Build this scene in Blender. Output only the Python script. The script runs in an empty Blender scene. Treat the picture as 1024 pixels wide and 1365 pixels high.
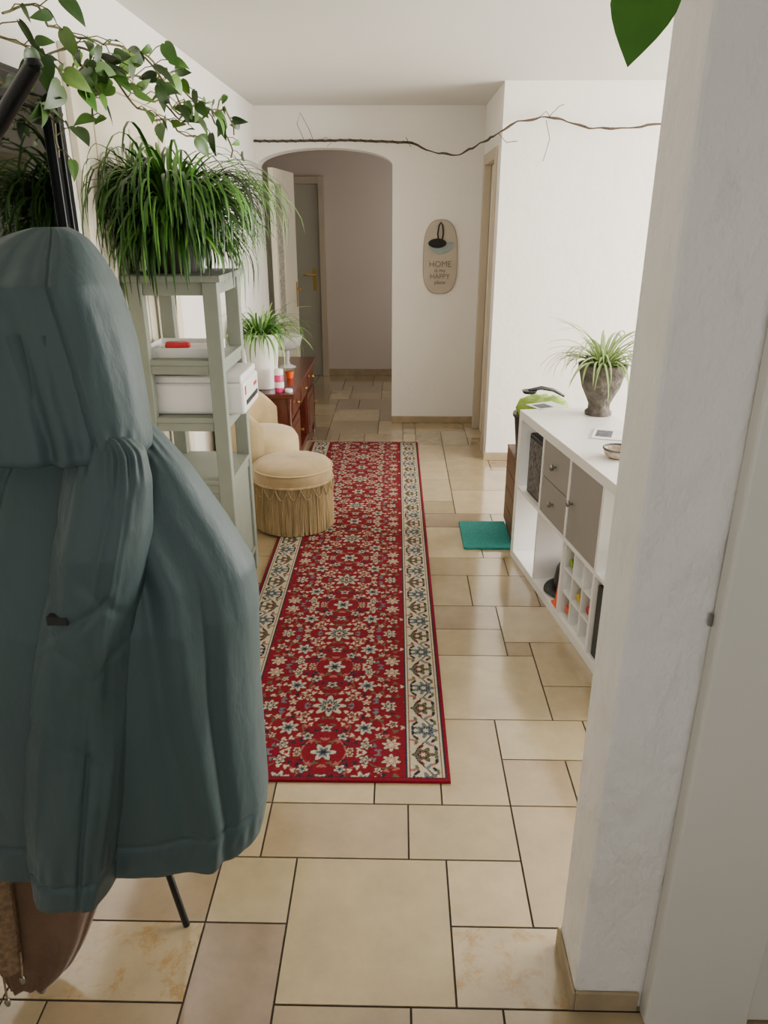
import bpy, bmesh, math, random
import numpy as np
from mathutils import Vector, Matrix, noise
SC = bpy.context.scene
C = SC.collection
R = math.radians
PI = math.pi
random.seed(7)
# ------------------------------------------------------------ camera
F = 985.8
PITCH = math.atan(392.5 / F)
YAW = 0.0198
cam_d = bpy.data.cameras.new('camera')
cam = bpy.data.objects.new('camera', cam_d)
C.objects.link(cam)
cam.location = (0, 0, 1.6)
cam.rotation_euler = (PI / 2 - PITCH, 0, YAW)
cam_d.sensor_fit = 'VERTICAL'
cam_d.sensor_height = 36
cam_d.sensor_width = 27
cam_d.lens = 26
cam_d.clip_start = 0.02
SC.camera = cam
CM = Matrix.Rotation(YAW, 3, 'Z') @ Matrix.Rotation(PI / 2 - PITCH, 3, 'X')


def P(u, v, X=None, Y=None, Z=None):
    """metric position of a photographed point, on a known plane"""
    d = CM @ Vector(((u - 512) / F, (682.5 - v) / F, -1))
    if Y is not None:
        t = Y / d.y
    elif Z is not None:
        t = (Z - 1.6) / d.z
    else:
        t = X / d.x
    return Vector((0, 0, 1.6)) + d * t


# ------------------------------------------------------------ materials
def lin(h):
    h = h.lstrip('#')
    o = []
    for i in (0, 2, 4):
        c = int(h[i:i + 2], 16) / 255
        o.append(c / 12.92 if c <= .04045 else ((c + .055) / 1.055) ** 2.4)
    return (o[0], o[1], o[2], 1)


def mat(name, col, rough=.6, metal=0, nscale=0, namt=.15, bump=0, bscale=40, attr=False, sheen=0, coat=0,
        trans=0, stretch=None, spec=None, bdist=.01, bstretch=None):
    m = bpy.data.materials.new(name)
    m.use_nodes = True
    nt = m.node_tree
    b = nt.nodes['Principled BSDF']
    col = lin(col) if isinstance(col, str) else col
    b.inputs['Base Color'].default_value = col
    b.inputs['Roughness'].default_value = rough
    b.inputs['Metallic'].default_value = metal
    b.inputs['Sheen Weight'].default_value = sheen
    b.inputs['Coat Weight'].default_value = coat
    b.inputs['Transmission Weight'].default_value = trans
    if spec is not None:
        b.inputs['Specular IOR Level'].default_value = spec
    tc = nt.nodes.new('ShaderNodeTexCoord')
    src = tc.outputs['Object']
    if stretch:
        mp = nt.nodes.new('ShaderNodeMapping')
        mp.inputs['Scale'].default_value = stretch
        nt.links.new(src, mp.inputs['Vector'])
        src = mp.outputs['Vector']
    colout = None
    if attr:
        a = nt.nodes.new('ShaderNodeAttribute')
        a.attribute_name = 'Col'
        colout = a.outputs['Color']
    if nscale:
        n = nt.nodes.new('ShaderNodeTexNoise')
        n.inputs['Scale'].default_value = nscale
        n.inputs['Detail'].default_value = 5
        nt.links.new(src, n.inputs['Vector'])
        r = nt.nodes.new('ShaderNodeMapRange')
        r.inputs['From Min'].default_value = .3
        r.inputs['From Max'].default_value = .7
        r.inputs['To Min'].default_value = 1 - namt
        r.inputs['To Max'].default_value = 1 + namt
        nt.links.new(n.outputs['Fac'], r.inputs['Value'])
        mx = nt.nodes.new('ShaderNodeVectorMath')
        mx.operation = 'MULTIPLY'
        if colout:
            nt.links.new(colout, mx.inputs[0])
        else:
            mx.inputs[0].default_value = col[:3]
        nt.links.new(r.outputs['Result'], mx.inputs[1])
        colout = mx.outputs['Vector']
    if colout:
        nt.links.new(colout, b.inputs['Base Color'])
    if bump:
        bs = src
        if bstretch:
            mp = nt.nodes.new('ShaderNodeMapping')
            mp.inputs['Scale'].default_value = bstretch
            nt.links.new(tc.outputs['Object'], mp.inputs['Vector'])
            bs = mp.outputs['Vector']
        n2 = nt.nodes.new('ShaderNodeTexNoise')
        n2.inputs['Scale'].default_value = bscale
        n2.inputs['Detail'].default_value = 6
        nt.links.new(bs, n2.inputs['Vector'])
        bp = nt.nodes.new('ShaderNodeBump')
        bp.inputs['Strength'].default_value = bump
        bp.inputs['Distance'].default_value = bdist
        nt.links.new(n2.outputs['Fac'], bp.inputs['Height'])
        nt.links.new(bp.outputs['Normal'], b.inputs['Normal'])
    return m


M = dict(
    wall=mat('white_plaster', '#e9e5dd', .85, bump=.5, bscale=11, nscale=1.5, namt=.02),
    rough_wall=mat('rough_white_plaster', '#eae7e2', .7, bump=1, bscale=8, nscale=3, namt=.02, bdist=.045, bstretch=(1, 1, .65)),
    ceil=mat('ceiling_paint', '#d7d4ce', .9, nscale=1, namt=.02),
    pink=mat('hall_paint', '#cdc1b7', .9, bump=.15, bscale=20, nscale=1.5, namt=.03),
    stone=mat('skirting_stone', '#a08e70', .5, nscale=12, namt=.15),
    cream=mat('cream_door_paint', '#dcd3bc', .5, nscale=3, namt=.03),
    doorwhite=mat('white_door_paint', '#d8d5cc', .4, nscale=2, namt=.015),
    offwhite=mat('open_door_paint', '#eae3cf', .4, nscale=2, namt=.015),
    greydoor=mat('grey_green_door', '#adab9b', .5, nscale=3, namt=.04),
    frame_beige=mat('greige_door_frame', '#b9ac97', .5, nscale=4, namt=.05),
    brass=mat('brass', '#b89a58', .3, 1, nscale=20, namt=.05),
    steel=mat('steel', '#9a9a98', .3, 1, nscale=20, namt=.05),
    black=mat('black_metal', '#101112', .35, .3, nscale=15, namt=.1),
    blackp=mat('black_plastic', '#17181a', .45, nscale=15, namt=.1),
    speck=mat('speckled_front', '#5a5a58', .5, nscale=60, namt=1.0),
    mirror=mat('mirror_glass', '#6c706d', .03, 1, nscale=1, namt=.01),
    sage=mat('sage_green_paint', '#80867a', .55, nscale=9, namt=.06, bump=.1, bscale=30),
    white=mat('white_laminate', '#e8e6e2', .35, nscale=3, namt=.02),
    whitep=mat('white_plastic', '#dedddb', .4, nscale=5, namt=.02),
    taupe=mat('grey_front', '#8c8984', .45, nscale=6, namt=.03),
    cherry=mat('cherry_wood', '#4e1d10', .3, nscale=6, namt=.35, stretch=(8, 1, 8), coat=.3),
    velvet=mat('tan_velvet', '#b0966c', .75, nscale=14, namt=.12, sheen=.3, bump=.1, bscale=60),
    velvet2=mat('cream_velvet', '#bfa97e', .8, nscale=12, namt=.1, sheen=.3, bump=.1, bscale=60),
    fringe=mat('fringe_cord', '#ab946b', .8, nscale=90, namt=.3, stretch=(1, 1, .1)),
    wood=mat('brown_wood', '#5f4028', .5, nscale=8, namt=.3, stretch=(6, 6, 1)),
    teal=mat('teal_mat', '#28908b', .9, nscale=120, namt=.25, bump=.8, bscale=250),
    coat=mat('teal_nylon', '#425354', .55, nscale=4, namt=.06, bump=.4, bscale=7, spec=.35, bdist=.018, bstretch=(1.8, 1.8, .7)),
    suede=mat('brown_suede', '#6a503a', .9, nscale=10, namt=.2, bump=.3, bscale=50, sheen=.15),
    weave=mat('woven_tan_trim', '#7d654a', .8, nscale=90, namt=.35, bump=.5, bscale=160),
    leaf=mat('leaf_green', '#3c6420', .42, attr=True, nscale=30, namt=.12, spec=.4),
    stem=mat('vine_stem', '#5c5730', .7, nscale=30, namt=.2),
    soil=mat('soil', '#2a1f17', .95, nscale=60, namt=.4, bump=.8, bscale=90),
    darkpot=mat('dark_pot', '#2b241f', .6, nscale=12, namt=.2),
    stonepot=mat('weathered_stone_pot', '#5d574f', .9, nscale=26, namt=.5, bump=1, bscale=40, bdist=.02),
    ceramic=mat('white_ceramic', '#e6e4de', .25, nscale=3, namt=.02),
    glass=mat('pressed_glass', '#e9e4e4', .12, trans=.6, nscale=8, namt=.04),
    pinkj=mat('pink_jar', '#cf3a74', .35, nscale=9, namt=.08),
    red=mat('red_plastic', '#b51f26', .45, nscale=9, namt=.08),
    orange=mat('orange_plastic', '#e2531c', .45, nscale=9, namt=.08),
    green=mat('lime_green', '#7d9c28', .5, nscale=14, namt=.2, bump=.4, bscale=30),
    yellow=mat('yellow_plastic', '#cdb325', .5, nscale=9, namt=.08),
    paper=mat('paper', '#dfdcd8', .8, nscale=15, namt=.05),
    ink=mat('printed_ink', '#55575e', .8, nscale=70, namt=.5),
    twig=mat('twig_bark', '#4c3f33', .9, nscale=60, namt=.3, bump=.5, bscale=90),
    clay=mat('board_clay', '#b3a899', .7, nscale=9, namt=.06),
    clayrim=mat('board_edge', '#857869', .7, nscale=9, namt=.06),
    text=mat('soft_grey_text', '#82786f', .8, nscale=9, namt=.05),
    tealcup=mat('pale_teal', '#8b9c9a', .6, nscale=9, namt=.05),
    cloth=mat('patterned_glass', '#a9a698', .35, nscale=38, namt=.75),
    cordm=mat('dark_cord', '#1d1a18', .8, nscale=60, namt=.2),
    woven=mat('wicker', '#b7a58e', .8, nscale=80, namt=.3, bump=.6, bscale=120),
)


# ------------------------------------------------------------ mesh helpers
class MB:
    def __init__(s):
        s.v, s.f, s.m, s.c = [], [], [], []

    def add(s, vs, fs, mi=0, c=(1, 1, 1, 1)):
        n = len(s.v)
        s.v += [tuple(q) for q in vs]
        s.f += [[i + n for i in f] for f in fs]
        s.m += [mi] * len(fs)
        s.c += [c] * len(vs)
        return s

    def box(s, x0, x1, y0, y1, z0, z1, mi=0, T=None, c=(1, 1, 1, 1)):
        vs = [Vector((x, y, z)) for z in (z0, z1) for y in (y0, y1) for x in (x0, x1)]
        if T is not None:
            vs = [T @ q for q in vs]
        return s.add(vs, [(0, 2, 3, 1), (4, 5, 7, 6), (0, 1, 5, 4), (1, 3, 7, 5), (3, 2, 6, 7), (2, 0, 4, 6)], mi, c)

    def tube(s, pts, r, n=8, mi=0, c=(1, 1, 1, 1)):
        pts = [Vector(p) for p in pts]
        rs = r if isinstance(r, (list, tuple)) else [r] * len(pts)
        vs, fs = [], []
        up = Vector((0, 0, 1))
        prev = None
        for i, p in enumerate(pts):
            d = (pts[min(i + 1, len(pts) - 1)] - pts[max(i - 1, 0)])
            if d.length < 1e-9:
                d = Vector((0, 0, 1))
            d.normalize()
            if prev is None:
                a = d.cross(up)
                if a.length < .05:
                    a = d.cross(Vector((1, 0, 0)))
            else:
                a = prev - d * prev.dot(d)
                if a.length < 1e-4:
                    a = d.cross(Vector((1, 0, 0)))
            a.normalize()
            prev = a
            b = d.cross(a)
            for k in range(n):
                t = 2 * PI * k / n
                vs.append(p + (a * math.cos(t) + b * math.sin(t)) * rs[i])
        for i in range(len(pts) - 1):
            for k in range(n):
                k2 = (k + 1) % n
                fs.append((i * n + k, i * n + k2, (i + 1) * n + k2, (i + 1) * n + k))
        fs.append(tuple(reversed(range(n))))
        fs.append(tuple((len(pts) - 1) * n + k for k in range(n)))
        return s.add(vs, fs, mi, c)

    def lathe(s, prof, n=32, o=(0, 0, 0), mi=0, sx=1, sy=1):
        o = Vector(o)
        vs, fs = [], []
        for (r, z) in prof:
            for k in range(n):
                t = 2 * PI * k / n
                vs.append(o + Vector((r * math.cos(t) * sx, r * math.sin(t) * sy, z)))
        for i in range(len(prof) - 1):
            for k in range(n):
                k2 = (k + 1) % n
                fs.append((i * n + k, i * n + k2, (i + 1) * n + k2, (i + 1) * n + k))
        fs.append(tuple(reversed(range(n))))
        fs.append(tuple((len(prof) - 1) * n + k for k in range(n)))
        return s.add(vs, fs, mi)

    def prism(s, poly, y0, y1, mi=0):
        """poly of (x, z) extruded along y"""
        n = len(poly)
        vs = [Vector((x, y0, z)) for x, z in poly] + [Vector((x, y1, z)) for x, z in poly]
        fs = [tuple(range(n)), tuple(reversed(range(n, 2 * n)))]
        for i in range(n):
            j = (i + 1) % n
            fs.append((i, i + n, j + n, j))
        return s.add(vs, fs, mi)


ROOT = {}


def build(name, mb, mats, parent=None, local=False, smooth=None, bevel=0, solid=0, colattr=False):
    me = bpy.data.meshes.new(name)
    me.from_pydata(mb.v, [], mb.f)
    mats = mats if isinstance(mats, (list, tuple)) else [mats]
    for m in mats:
        me.materials.append(m)
    if len(mats) > 1:
        me.polygons.foreach_set('material_index', mb.m)
    if colattr:
        a = me.color_attributes.new('Col', 'FLOAT_COLOR', 'POINT')
        a.data.foreach_set('color', np.array(mb.c, dtype=np.float32).ravel())
    o = bpy.data.objects.new(name, me)
    C.objects.link(o)
    if parent is not None:
        RM = ROOT[parent.name]
        o.parent = parent
        if not local:
            me.transform(RM.inverted())
        ROOT[o.name] = RM
    else:
        vs = np.array(mb.v)
        c = Vector(((vs[:, 0].min() + vs[:, 0].max()) / 2, (vs[:, 1].min() + vs[:, 1].max()) / 2, vs[:, 2].min()))
        me.transform(Matrix.Translation(-c))
        o.location = c
        ROOT[o.name] = Matrix.Translation(c)
    bm = bmesh.new()
    bm.from_mesh(me)
    bmesh.ops.recalc_face_normals(bm, faces=bm.faces)
    bm.to_mesh(me)
    bm.free()
    if smooth is not None:
        me.polygons.foreach_set('use_smooth', [True] * len(me.polygons))
        if smooth < 180:
            me.set_sharp_from_angle(angle=R(smooth))
    if solid:
        md = o.modifiers.new('solid', 'SOLIDIFY')
        md.thickness = solid
    if bevel:
        md = o.modifiers.new('bevel', 'BEVEL')
        md.width = bevel
        md.segments = 2
        md.limit_method = 'ANGLE'
    return o


def thing(name, label, cat, loc=(0, 0, 0), rotz=0, group=None):
    o = bpy.data.objects.new(name, None)
    C.objects.link(o)
    o.location = loc
    o.rotation_euler = (0, 0, rotz)
    o.empty_display_size = .05
    o['label'] = label
    o['category'] = cat
    if group:
        o['group'] = group
    ROOT[o.name] = Matrix.Translation(Vector(loc)) @ Matrix.Rotation(rotz, 4, 'Z')
    return o


def tag(o, label, cat, group=None, kind=None):
    o['label'] = label
    o['category'] = cat
    if group:
        o['group'] = group
    if kind:
        o['kind'] = kind
    return o


def S(name, label, mb, mats, **k):
    o = build(name, mb, mats, **k)
    o['kind'] = 'structure'
    o['label'] = label
    o['category'] = name.split('_')[0]
    return o


CEIL = 2.355
# ------------------------------------------------------------ floor of mixed format tiles
mt = bpy.data.materials.new('limestone_tile')
mt.use_nodes = True
nt = mt.node_tree
b = nt.nodes['Principled BSDF']
at = nt.nodes.new('ShaderNodeAttribute'); at.attribute_name = 'Col'
tc = nt.nodes.new('ShaderNodeTexCoord')
n1 = nt.nodes.new('ShaderNodeTexNoise'); n1.inputs['Scale'].default_value = 6; n1.inputs['Detail'].default_value = 9
n1.inputs['Roughness'].default_value = .65
nt.links.new(tc.outputs['Object'], n1.inputs['Vector'])
mr = nt.nodes.new('ShaderNodeMapRange')
mr.inputs['From Min'].default_value = .3; mr.inputs['From Max'].default_value = .7
mr.inputs['To Min'].default_value = .82; mr.inputs['To Max'].default_value = 1.12
nt.links.new(n1.outputs['Fac'], mr.inputs['Value'])
mu = nt.nodes.new('ShaderNodeVectorMath'); mu.operation = 'MULTIPLY'
nt.links.new(at.outputs['Color'], mu.inputs[0]); nt.links.new(mr.outputs['Result'], mu.inputs[1])
n2 = nt.nodes.new('ShaderNodeTexNoise'); n2.inputs['Scale'].default_value = 13; n2.inputs['Detail'].default_value = 14
n2.inputs['Roughness'].default_value = .75
n2.inputs['Distortion'].default_value = .3
nt.links.new(tc.outputs['Object'], n2.inputs['Vector'])
cr = nt.nodes.new('ShaderNodeMapRange')
cr.inputs['From Min'].default_value = .5; cr.inputs['From Max'].default_value = .61
cr.inputs['To Max'].default_value = .8
nt.links.new(n2.outputs['Fac'], cr.inputs['Value'])
ml = nt.nodes.new('ShaderNodeMath'); ml.operation = 'MULTIPLY'
nt.links.new(cr.outputs['Result'], ml.inputs[0]); nt.links.new(at.outputs['Alpha'], ml.inputs[1])
mx = nt.nodes.new('ShaderNodeMix'); mx.data_type = 'RGBA'
nt.links.new(ml.outputs[0], mx.inputs[0])
nt.links.new(mu.outputs['Vector'], mx.inputs[6])
mx.inputs[7].default_value = lin('#987338')
nt.links.new(mx.outputs[2], b.inputs['Base Color'])
rr = nt.nodes.new('ShaderNodeMapRange')
rr.inputs['To Min'].default_value = .08; rr.inputs['To Max'].default_value = .24
nt.links.new(n1.outputs['Fac'], rr.inputs['Value'])
nt.links.new(rr.outputs['Result'], b.inputs['Roughness'])
b.inputs['Specular IOR Level'].default_value = .9
b.inputs['Coat Weight'].default_value = .9
b.inputs['Coat Roughness'].default_value = .1
b.inputs['Coat IOR'].default_value = 1.6
bp = nt.nodes.new('ShaderNodeBump'); bp.inputs['Strength'].default_value = .1; bp.inputs['Distance'].default_value = .008
nt.links.new(n1.outputs['Fac'], bp.inputs['Height']); nt.links.new(bp.outputs['Normal'], b.inputs['Normal'])
grout = mat('grout', '#3f372f', .9, nscale=40, namt=.2)

mb = MB()
mb.box(-2.3, 3.7, -1.4, 8.3, -.08, -.003, 1)
GX0, GY0 = -.263, 1.10
x_lo, x_hi, y_lo, y_hi = -21, 39, -25, 72
occ = set()
tiles = []
seeds = [(0, 0, 4, 4), (-2, -2, 2, 4), (-2, 2, 2, 2), (-6, 0, 4, 2, 1), (-5, 2, 3, 2), (4, 2, 2, 2), (4, 0, 3, 2, 1), (6, 2, 2, 4),
         (-1, 4, 4, 2), (3, 4, 3, 2), (-4, 4, 3, 2), (2, 6, 2, 2), (-1, 6, 3, 2), (4, 6, 2, 4), (6, 6, 2, 2), (6, 8, 3, 2),
         (4, 10, 4, 4), (8, 10, 2, 2), (8, 12, 3, 3), (0, -2, 3, 2), (3, -2, 2, 2), (5, -2, 4, 2), (-5, -2, 3, 2),
         (4, 14, 3, 2), (7, 15, 3, 3), (4, 16, 3, 2), (4, 18, 2, 3), (6, 18, 3, 3), (4, 21, 4, 2), (4, 23, 3, 4), (7, 23, 2, 2), (4, 27, 4, 2), (4, 29, 2, 2), (6, 29, 4, 4), (4, 31, 2, 4)]
for sd in seeds:
    for i in range(sd[2]):
        for j in range(sd[3]):
            occ.add((sd[0] + i, sd[1] + j))
    tiles.append(sd)
sizes = [(4, 4), (4, 4), (4, 2), (2, 4), (3, 2), (2, 3), (2, 2), (3, 4), (4, 3), (3, 3)]
for j in range(y_lo, y_hi):
    for i in range(x_lo, x_hi):
        if (i, j) in occ:
            continue
        opts = sizes[:]
        random.shuffle(opts)
        opts.sort(key=lambda s_: -(s_[0] * s_[1] > 7) * random.random())
        opts += [(2, 1), (1, 2), (1, 1)]
        for (w, h) in opts:
            if all((i + a, j + b_) not in occ for a in range(w) for b_ in range(h)):
                tiles.append((i, j, w, h))
                for a in range(w):
                    for b_ in range(h):
                        occ.add((i + a, j + b_))
                break
pal = ['#b39f7b', '#a7946f', '#b9a681', '#a18c6c', '#a69370', '#998468', '#bba985', '#ae9a76']
g = .0026
for tl in tiles:
    x0 = max(GX0 + tl[0] * .1, -2.3); x1 = min(GX0 + (tl[0] + tl[2]) * .1, 3.7)
    y0 = max(GY0 + tl[1] * .1, -1.4); y1 = min(GY0 + (tl[1] + tl[3]) * .1, 8.3)
    if x1 - x0 < .02 or y1 - y0 < .02:
        continue
    c = lin(random.choice(pal))
    k = random.uniform(.84, 1.05)
    c = (c[0] * k, c[1] * k, c[2] * k, 1.0 if len(tl) > 4 else 0.0)
    if tl == (-2, -2, 2, 4):
        c = lin('#8f7a64')[:3] + (0.,)
    if tl == (0, 0, 4, 4):
        c = lin('#a8956f')[:3] + (0.,)
    mb.box(x0 + g, x1 - g, y0 + g, y1 - g, -.01, random.uniform(-.0004, 0), 0, c=c)
S('floor', 'mixed format beige limestone tile floor', mb, [mt, grout], colattr=True)

# ------------------------------------------------------------ room shell
S('ceiling', 'plain off white ceiling', MB().box(-2.3, 3.7, -1.4, 8.3, CEIL, CEIL + .1), M['ceil'])
S('wall_left', 'white plastered left wall', MB().box(-1.19, -1.07, -1.2, 6.06, 0, CEIL), M['wall'])
mb = MB()
AX0, AX1 = -1.066, -.056
ya, yb = 6.06, 6.26
mb.box(-2.2, AX0, ya, yb, 0, CEIL)
mb.box(AX1, 1.2, ya, yb, 0, CEIL)
N = 40
xc, hw = (AX0 + AX1) / 2, (AX1 - AX0) / 2
for i in range(N):
    a0 = PI - PI * i / N; a1 = PI - PI * (i + 1) / N
    xa, xb = xc + hw * math.cos(a0), xc + hw * math.cos(a1)
    za, zb = 1.96 + .12 * math.sin(a0), 1.96 + .12 * math.sin(a1)
    mb.add([(xa, ya, za), (xb, ya, zb), (xb, ya, CEIL), (xa, ya, CEIL), (xa, yb, za), (xb, yb, zb), (xb, yb, CEIL), (xa, yb, CEIL)],
           [(0, 1, 2, 3), (4, 7, 6, 5), (0, 4, 5, 1), (3, 2, 6, 7)])
S('wall_arch', 'white end wall with wide flat archway', mb, M['wall'])
S('wall_hall_back', 'dim greyish back wall beyond the archway', MB().box(-2.2, 1.2, 8.06, 8.16, 0, CEIL), M['pink'])
S('wall_hall_left', 'left wall beyond the archway', MB().box(-2.3, -2.2, 6.06, 8.16, 0, CEIL), M['pink'])
S('wall_hall_right', 'right wall beyond the archway', MB().box(1.2, 1.3, 6.06, 8.16, 0, CEIL), M['pink'])
mb = MB()
mb.box(.62, .74, 5.04, 5.22, 0, CEIL)
mb.box(.62, .74, 5.92, 6.06, 0, CEIL)
mb.box(.62, .74, 5.22, 5.92, 2.0, CEIL)
S('wall_side', 'short side wall holding a doorway by the archway', mb, M['wall'])
S('wall_far', 'bright white wall facing the camera on the right', MB().box(.74, 3.5, 5.04, 5.16, 0, CEIL), M['wall'])
mb = MB()
mb.box(3.5, 3.62, 1.26, 1.9, 0, CEIL); mb.box(3.5, 3.62, 4.6, 5.16, 0, CEIL)
mb.box(3.5, 3.62, 1.9, 4.6, 0, .75); mb.box(3.5, 3.62, 1.9, 4.6, 2.15, CEIL)
S('wall_right', 'right wall with wide window', mb, M['wall'])
mb = MB()
for y in (1.9, 3.22, 4.54):
    mb.box(3.52, 3.58, y, y + .06, .75, 2.15)
mb.box(3.52, 3.58, 1.9, 4.6, .75, .81); mb.box(3.52, 3.58, 1.9, 4.6, 2.09, 2.15)
S('window_1', 'white window frame in the right wall', mb, M['doorwhite'])
S('wall_pillar', 'rough white plastered wall end beside the camera', MB().box(.39, 3.62, 1.107, 1.26, 0, CEIL), M['rough_wall'], bevel=.008)
S('wall_near_right', 'right wall beside the camera', MB().box(1.7, 1.82, -1.2, 1.107, 0, CEIL), M['wall'])
mb = MB()
mb.box(-1.19, -.7, -1.32, -1.2, 0, CEIL); mb.box(1.3, 1.82, -1.32, -1.2, 0, CEIL)
mb.box(-.7, 1.3, -1.32, -1.2, 0, .7); mb.box(-.7, 1.3, -1.32, -1.2, 2.1, CEIL)
S('wall_back', 'wall behind the camera with an added window opening', mb, M['wall'])
mb = MB()
for x in (-.7, .27, 1.24):
    mb.box(x, x + .06, -1.29, -1.23, .7, 2.1)
mb.box(-.7, 1.3, -1.29, -1.23, .7, .76); mb.box(-.7, 1.3, -1.29, -1.23, 2.04, 2.1)
S('window_added', 'added unseen white window frame behind the camera', mb, M['doorwhite'])  # unseen window added to frame the fill lamp behind the camera
S('baseboard_arch', 'beige stone skirting under the plaque wall', MB().box(AX1, .62, 6.045, 6.06, 0, .055), M['stone'], bevel=.003)
S('baseboard_hall', 'brown stone skirting beyond the archway', MB().box(-.76, 1.2, 8.04, 8.06, 0, .07), M['stone'], bevel=.003)
S('baseboard_far', 'beige stone skirting on the bright wall', MB().box(.605, 3.5, 5.025, 5.04, 0, .055), M['stone'], bevel=.003)
S('baseboard_left', 'beige stone skirting along the left wall', MB().box(-1.07, -1.055, 3.65, 6.06, 0, .055).box(-1.07, -1.055, -1.2, 2.65, 0, .055), M['stone'], bevel=.003)
S('baseboard_pillar', 'beige stone skirting around the wall end', MB().box(.382, .39, 1.099, 1.262, 0, .055).box(.39, .526, 1.099, 1.107, 0, .055), M['stone'], bevel=.003)


# doors ---------------------------------------------------------------
def handle(parent, p, ax, out, m):
    p, ax, out = Vector(p), Vector(ax), Vector(out)
    h = MB()
    up = Vector((0, 0, 1))
    side = out.cross(up)
    vs = []
    for a in (-.018, .018):
        for z in (-.11, .11):
            for o_ in (0, .006):
                vs.append(p + side * a + up * z + out * o_)
    h.add(vs, [(0, 1, 3, 2), (4, 6, 7, 5), (0, 4, 5, 1), (2, 3, 7, 6), (1, 5, 7, 3), (0, 2, 6, 4)])
    h.tube([p + up * .05, p + up * .05 + out * .045, p + up * .05 + out * .05 + ax * .02, p + up * .05 + out * .05 + ax * .11], .009)
    return build('door_handle', h, m, parent, smooth=40)


mb = MB()
mb.box(-1.07, -1.055, 2.73, 3.57, 0, 2.03)
for (y0, y1) in ((2.83, 3.11), (3.19, 3.47)):
    for (z0, z1) in ((.2, .8), (.95, 1.5), (1.6, 1.92)):
        mb.box(-1.056, -1.048, y0, y1, z0, z1)
d1 = S('door_1', 'cream panelled door in the left wall behind the green shelf', mb, M['cream'], bevel=.004)
mb = MB().box(-1.07, -1.045, 2.65, 2.73, 0, 2.11).box(-1.07, -1.045, 3.57, 3.65, 0, 2.11).box(-1.07, -1.045, 2.73, 3.57, 2.03, 2.11)
S('trim_1', 'cream casing around the left wall door', mb, M['cream'], bevel=.004)

mb = MB().box(-1.5, -.82, 8.035, 8.06, 0, 1.91)
d2 = S('door_2', 'pale grey green door at the back of the hall', mb, M['greydoor'], bevel=.004)
handle(d2, (-.88, 8.035, 1.0), (-1, 0, 0), (0, -1, 0), M['brass'])
mb = MB().box(-.82, -.755, 8.0, 8.06, 0, 1.98).box(-1.565, -1.5, 8.0, 8.06, 0, 1.98).box(-1.5, -.82, 8.0, 8.06, 1.91, 1.98)
S('trim_2', 'greige frame of the door at the back of the hall', mb, M['frame_beige'], bevel=.005)

# open leaf with patterned pane
T = Matrix.Translation((-1.025, 6.27, 0)) @ Matrix.Rotation(R(-4.5), 4, 'Z')
mb = MB()
mb.box(0, .04, 0, .06, .01, 1.96, T=T); mb.box(0, .04, .3, .76, .01, 1.96, T=T)
mb.box(0, .04, .06, .3, .01, .8, T=T); mb.box(0, .04, .06, .3, 1.85, 1.96, T=T)
d3 = S('door_3', 'cream door standing open behind the archway', mb, M['offwhite'], bevel=.003)
pn = build('pane', MB().box(.012, .028, .06, .3, .8, 1.85, T=T), M['cloth'], d3)
handle(d3, T @ Vector((.04, .70, .95)), (0, -1, 0), (1, 0, 0), M['brass'])

mb = MB().box(.66, .70, 5.27, 5.87, 0, 1.95)
d4 = S('door_4', 'closed door in the short side wall', mb, M['cream'], bevel=.003)
mb = MB().box(.605, .66, 5.2, 5.27, 0, 2.02).box(.605, .66, 5.87, 5.94, 0, 2.02).box(.605, .66, 5.27, 5.87, 1.95, 2.02)
S('trim_3', 'greige door frame in the short side wall', mb, M['frame_beige'], bevel=.005)

mb = MB().box(.75, 1.55, 1.082, 1.1, 0.005, 2.03)
d5 = S('door_5', 'white door right beside the camera', mb, M['doorwhite'], bevel=.004)
mb = MB().box(.532, .75, 1.07, 1.1065, 0, 2.12).box(1.55, 1.69, 1.07, 1.1065, 0, 2.12).box(.75, 1.55, 1.07, 1.1065, 2.03, 2.12)
S('trim_4', 'smooth white door casing beside the rough wall end', mb, M['doorwhite'], bevel=.006)
h = MB().tube([(.5285, 1.1, .96), (.5285, 1.1, .982)], .004)
tag(build('hinge_pin', h, M['steel'], smooth=40), 'small steel hinge pin in the gap beside the white door casing', 'hinge')

# ------------------------------------------------------------ persian runner
RW, RL = .8, 3.66
res = .003
nx, ny = int(RW / res) + 1, int(RL / res) + 1
xs = np.linspace(-RW / 2, RW / 2, nx)
ys = np.linspace(0, RL, ny)
XX, YY = np.meshgrid(xs, ys)
hexc = lambda h: np.array(lin(h)[:3])
RED, DRED, CREAM, NAVY, OLIVE, ROSE, GREYB = map(hexc, ('#730a1d', '#520915', '#b5a990', '#1a2130', '#55573f', '#965f52', '#5c686e'))
col = np.zeros((ny, nx, 3)) + RED
xf = np.abs(XX)
PER = .485
yy = np.abs(((YY - .37 + PER / 2) % PER) - PER / 2)
rng = random.Random(3)


def stamp(mask, c):
    col[mask] = c


FW = .264
fieldm = xf < FW


def rosette(cx, cy, r, pet, cols, base, U, V, mk, ph=0):
    dx, dy = U - cx, V - cy
    rho = np.sqrt(dx * dx + dy * dy)
    phi = np.arctan2(dy, dx) + ph
    edge = r * (.76 + .24 * np.cos(pet * phi))
    stamp(mk & (rho < edge + .0035), base)
    stamp(mk & (rho < edge), cols[0])
    stamp(mk & (rho < edge * .62), cols[1])
    stamp(mk & (rho < edge * .34), cols[2])


def leafm(cx, cy, ln, wd, ang, c, U, V, mk):
    dx, dy = U - cx, V - cy
    a = dx * math.cos(ang) + dy * math.sin(ang)
    b_ = -dx * math.sin(ang) + dy * math.cos(ang)
    stamp(mk & ((a / ln) ** 2 + (b_ / wd) ** 2 < 1), c)


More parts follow.
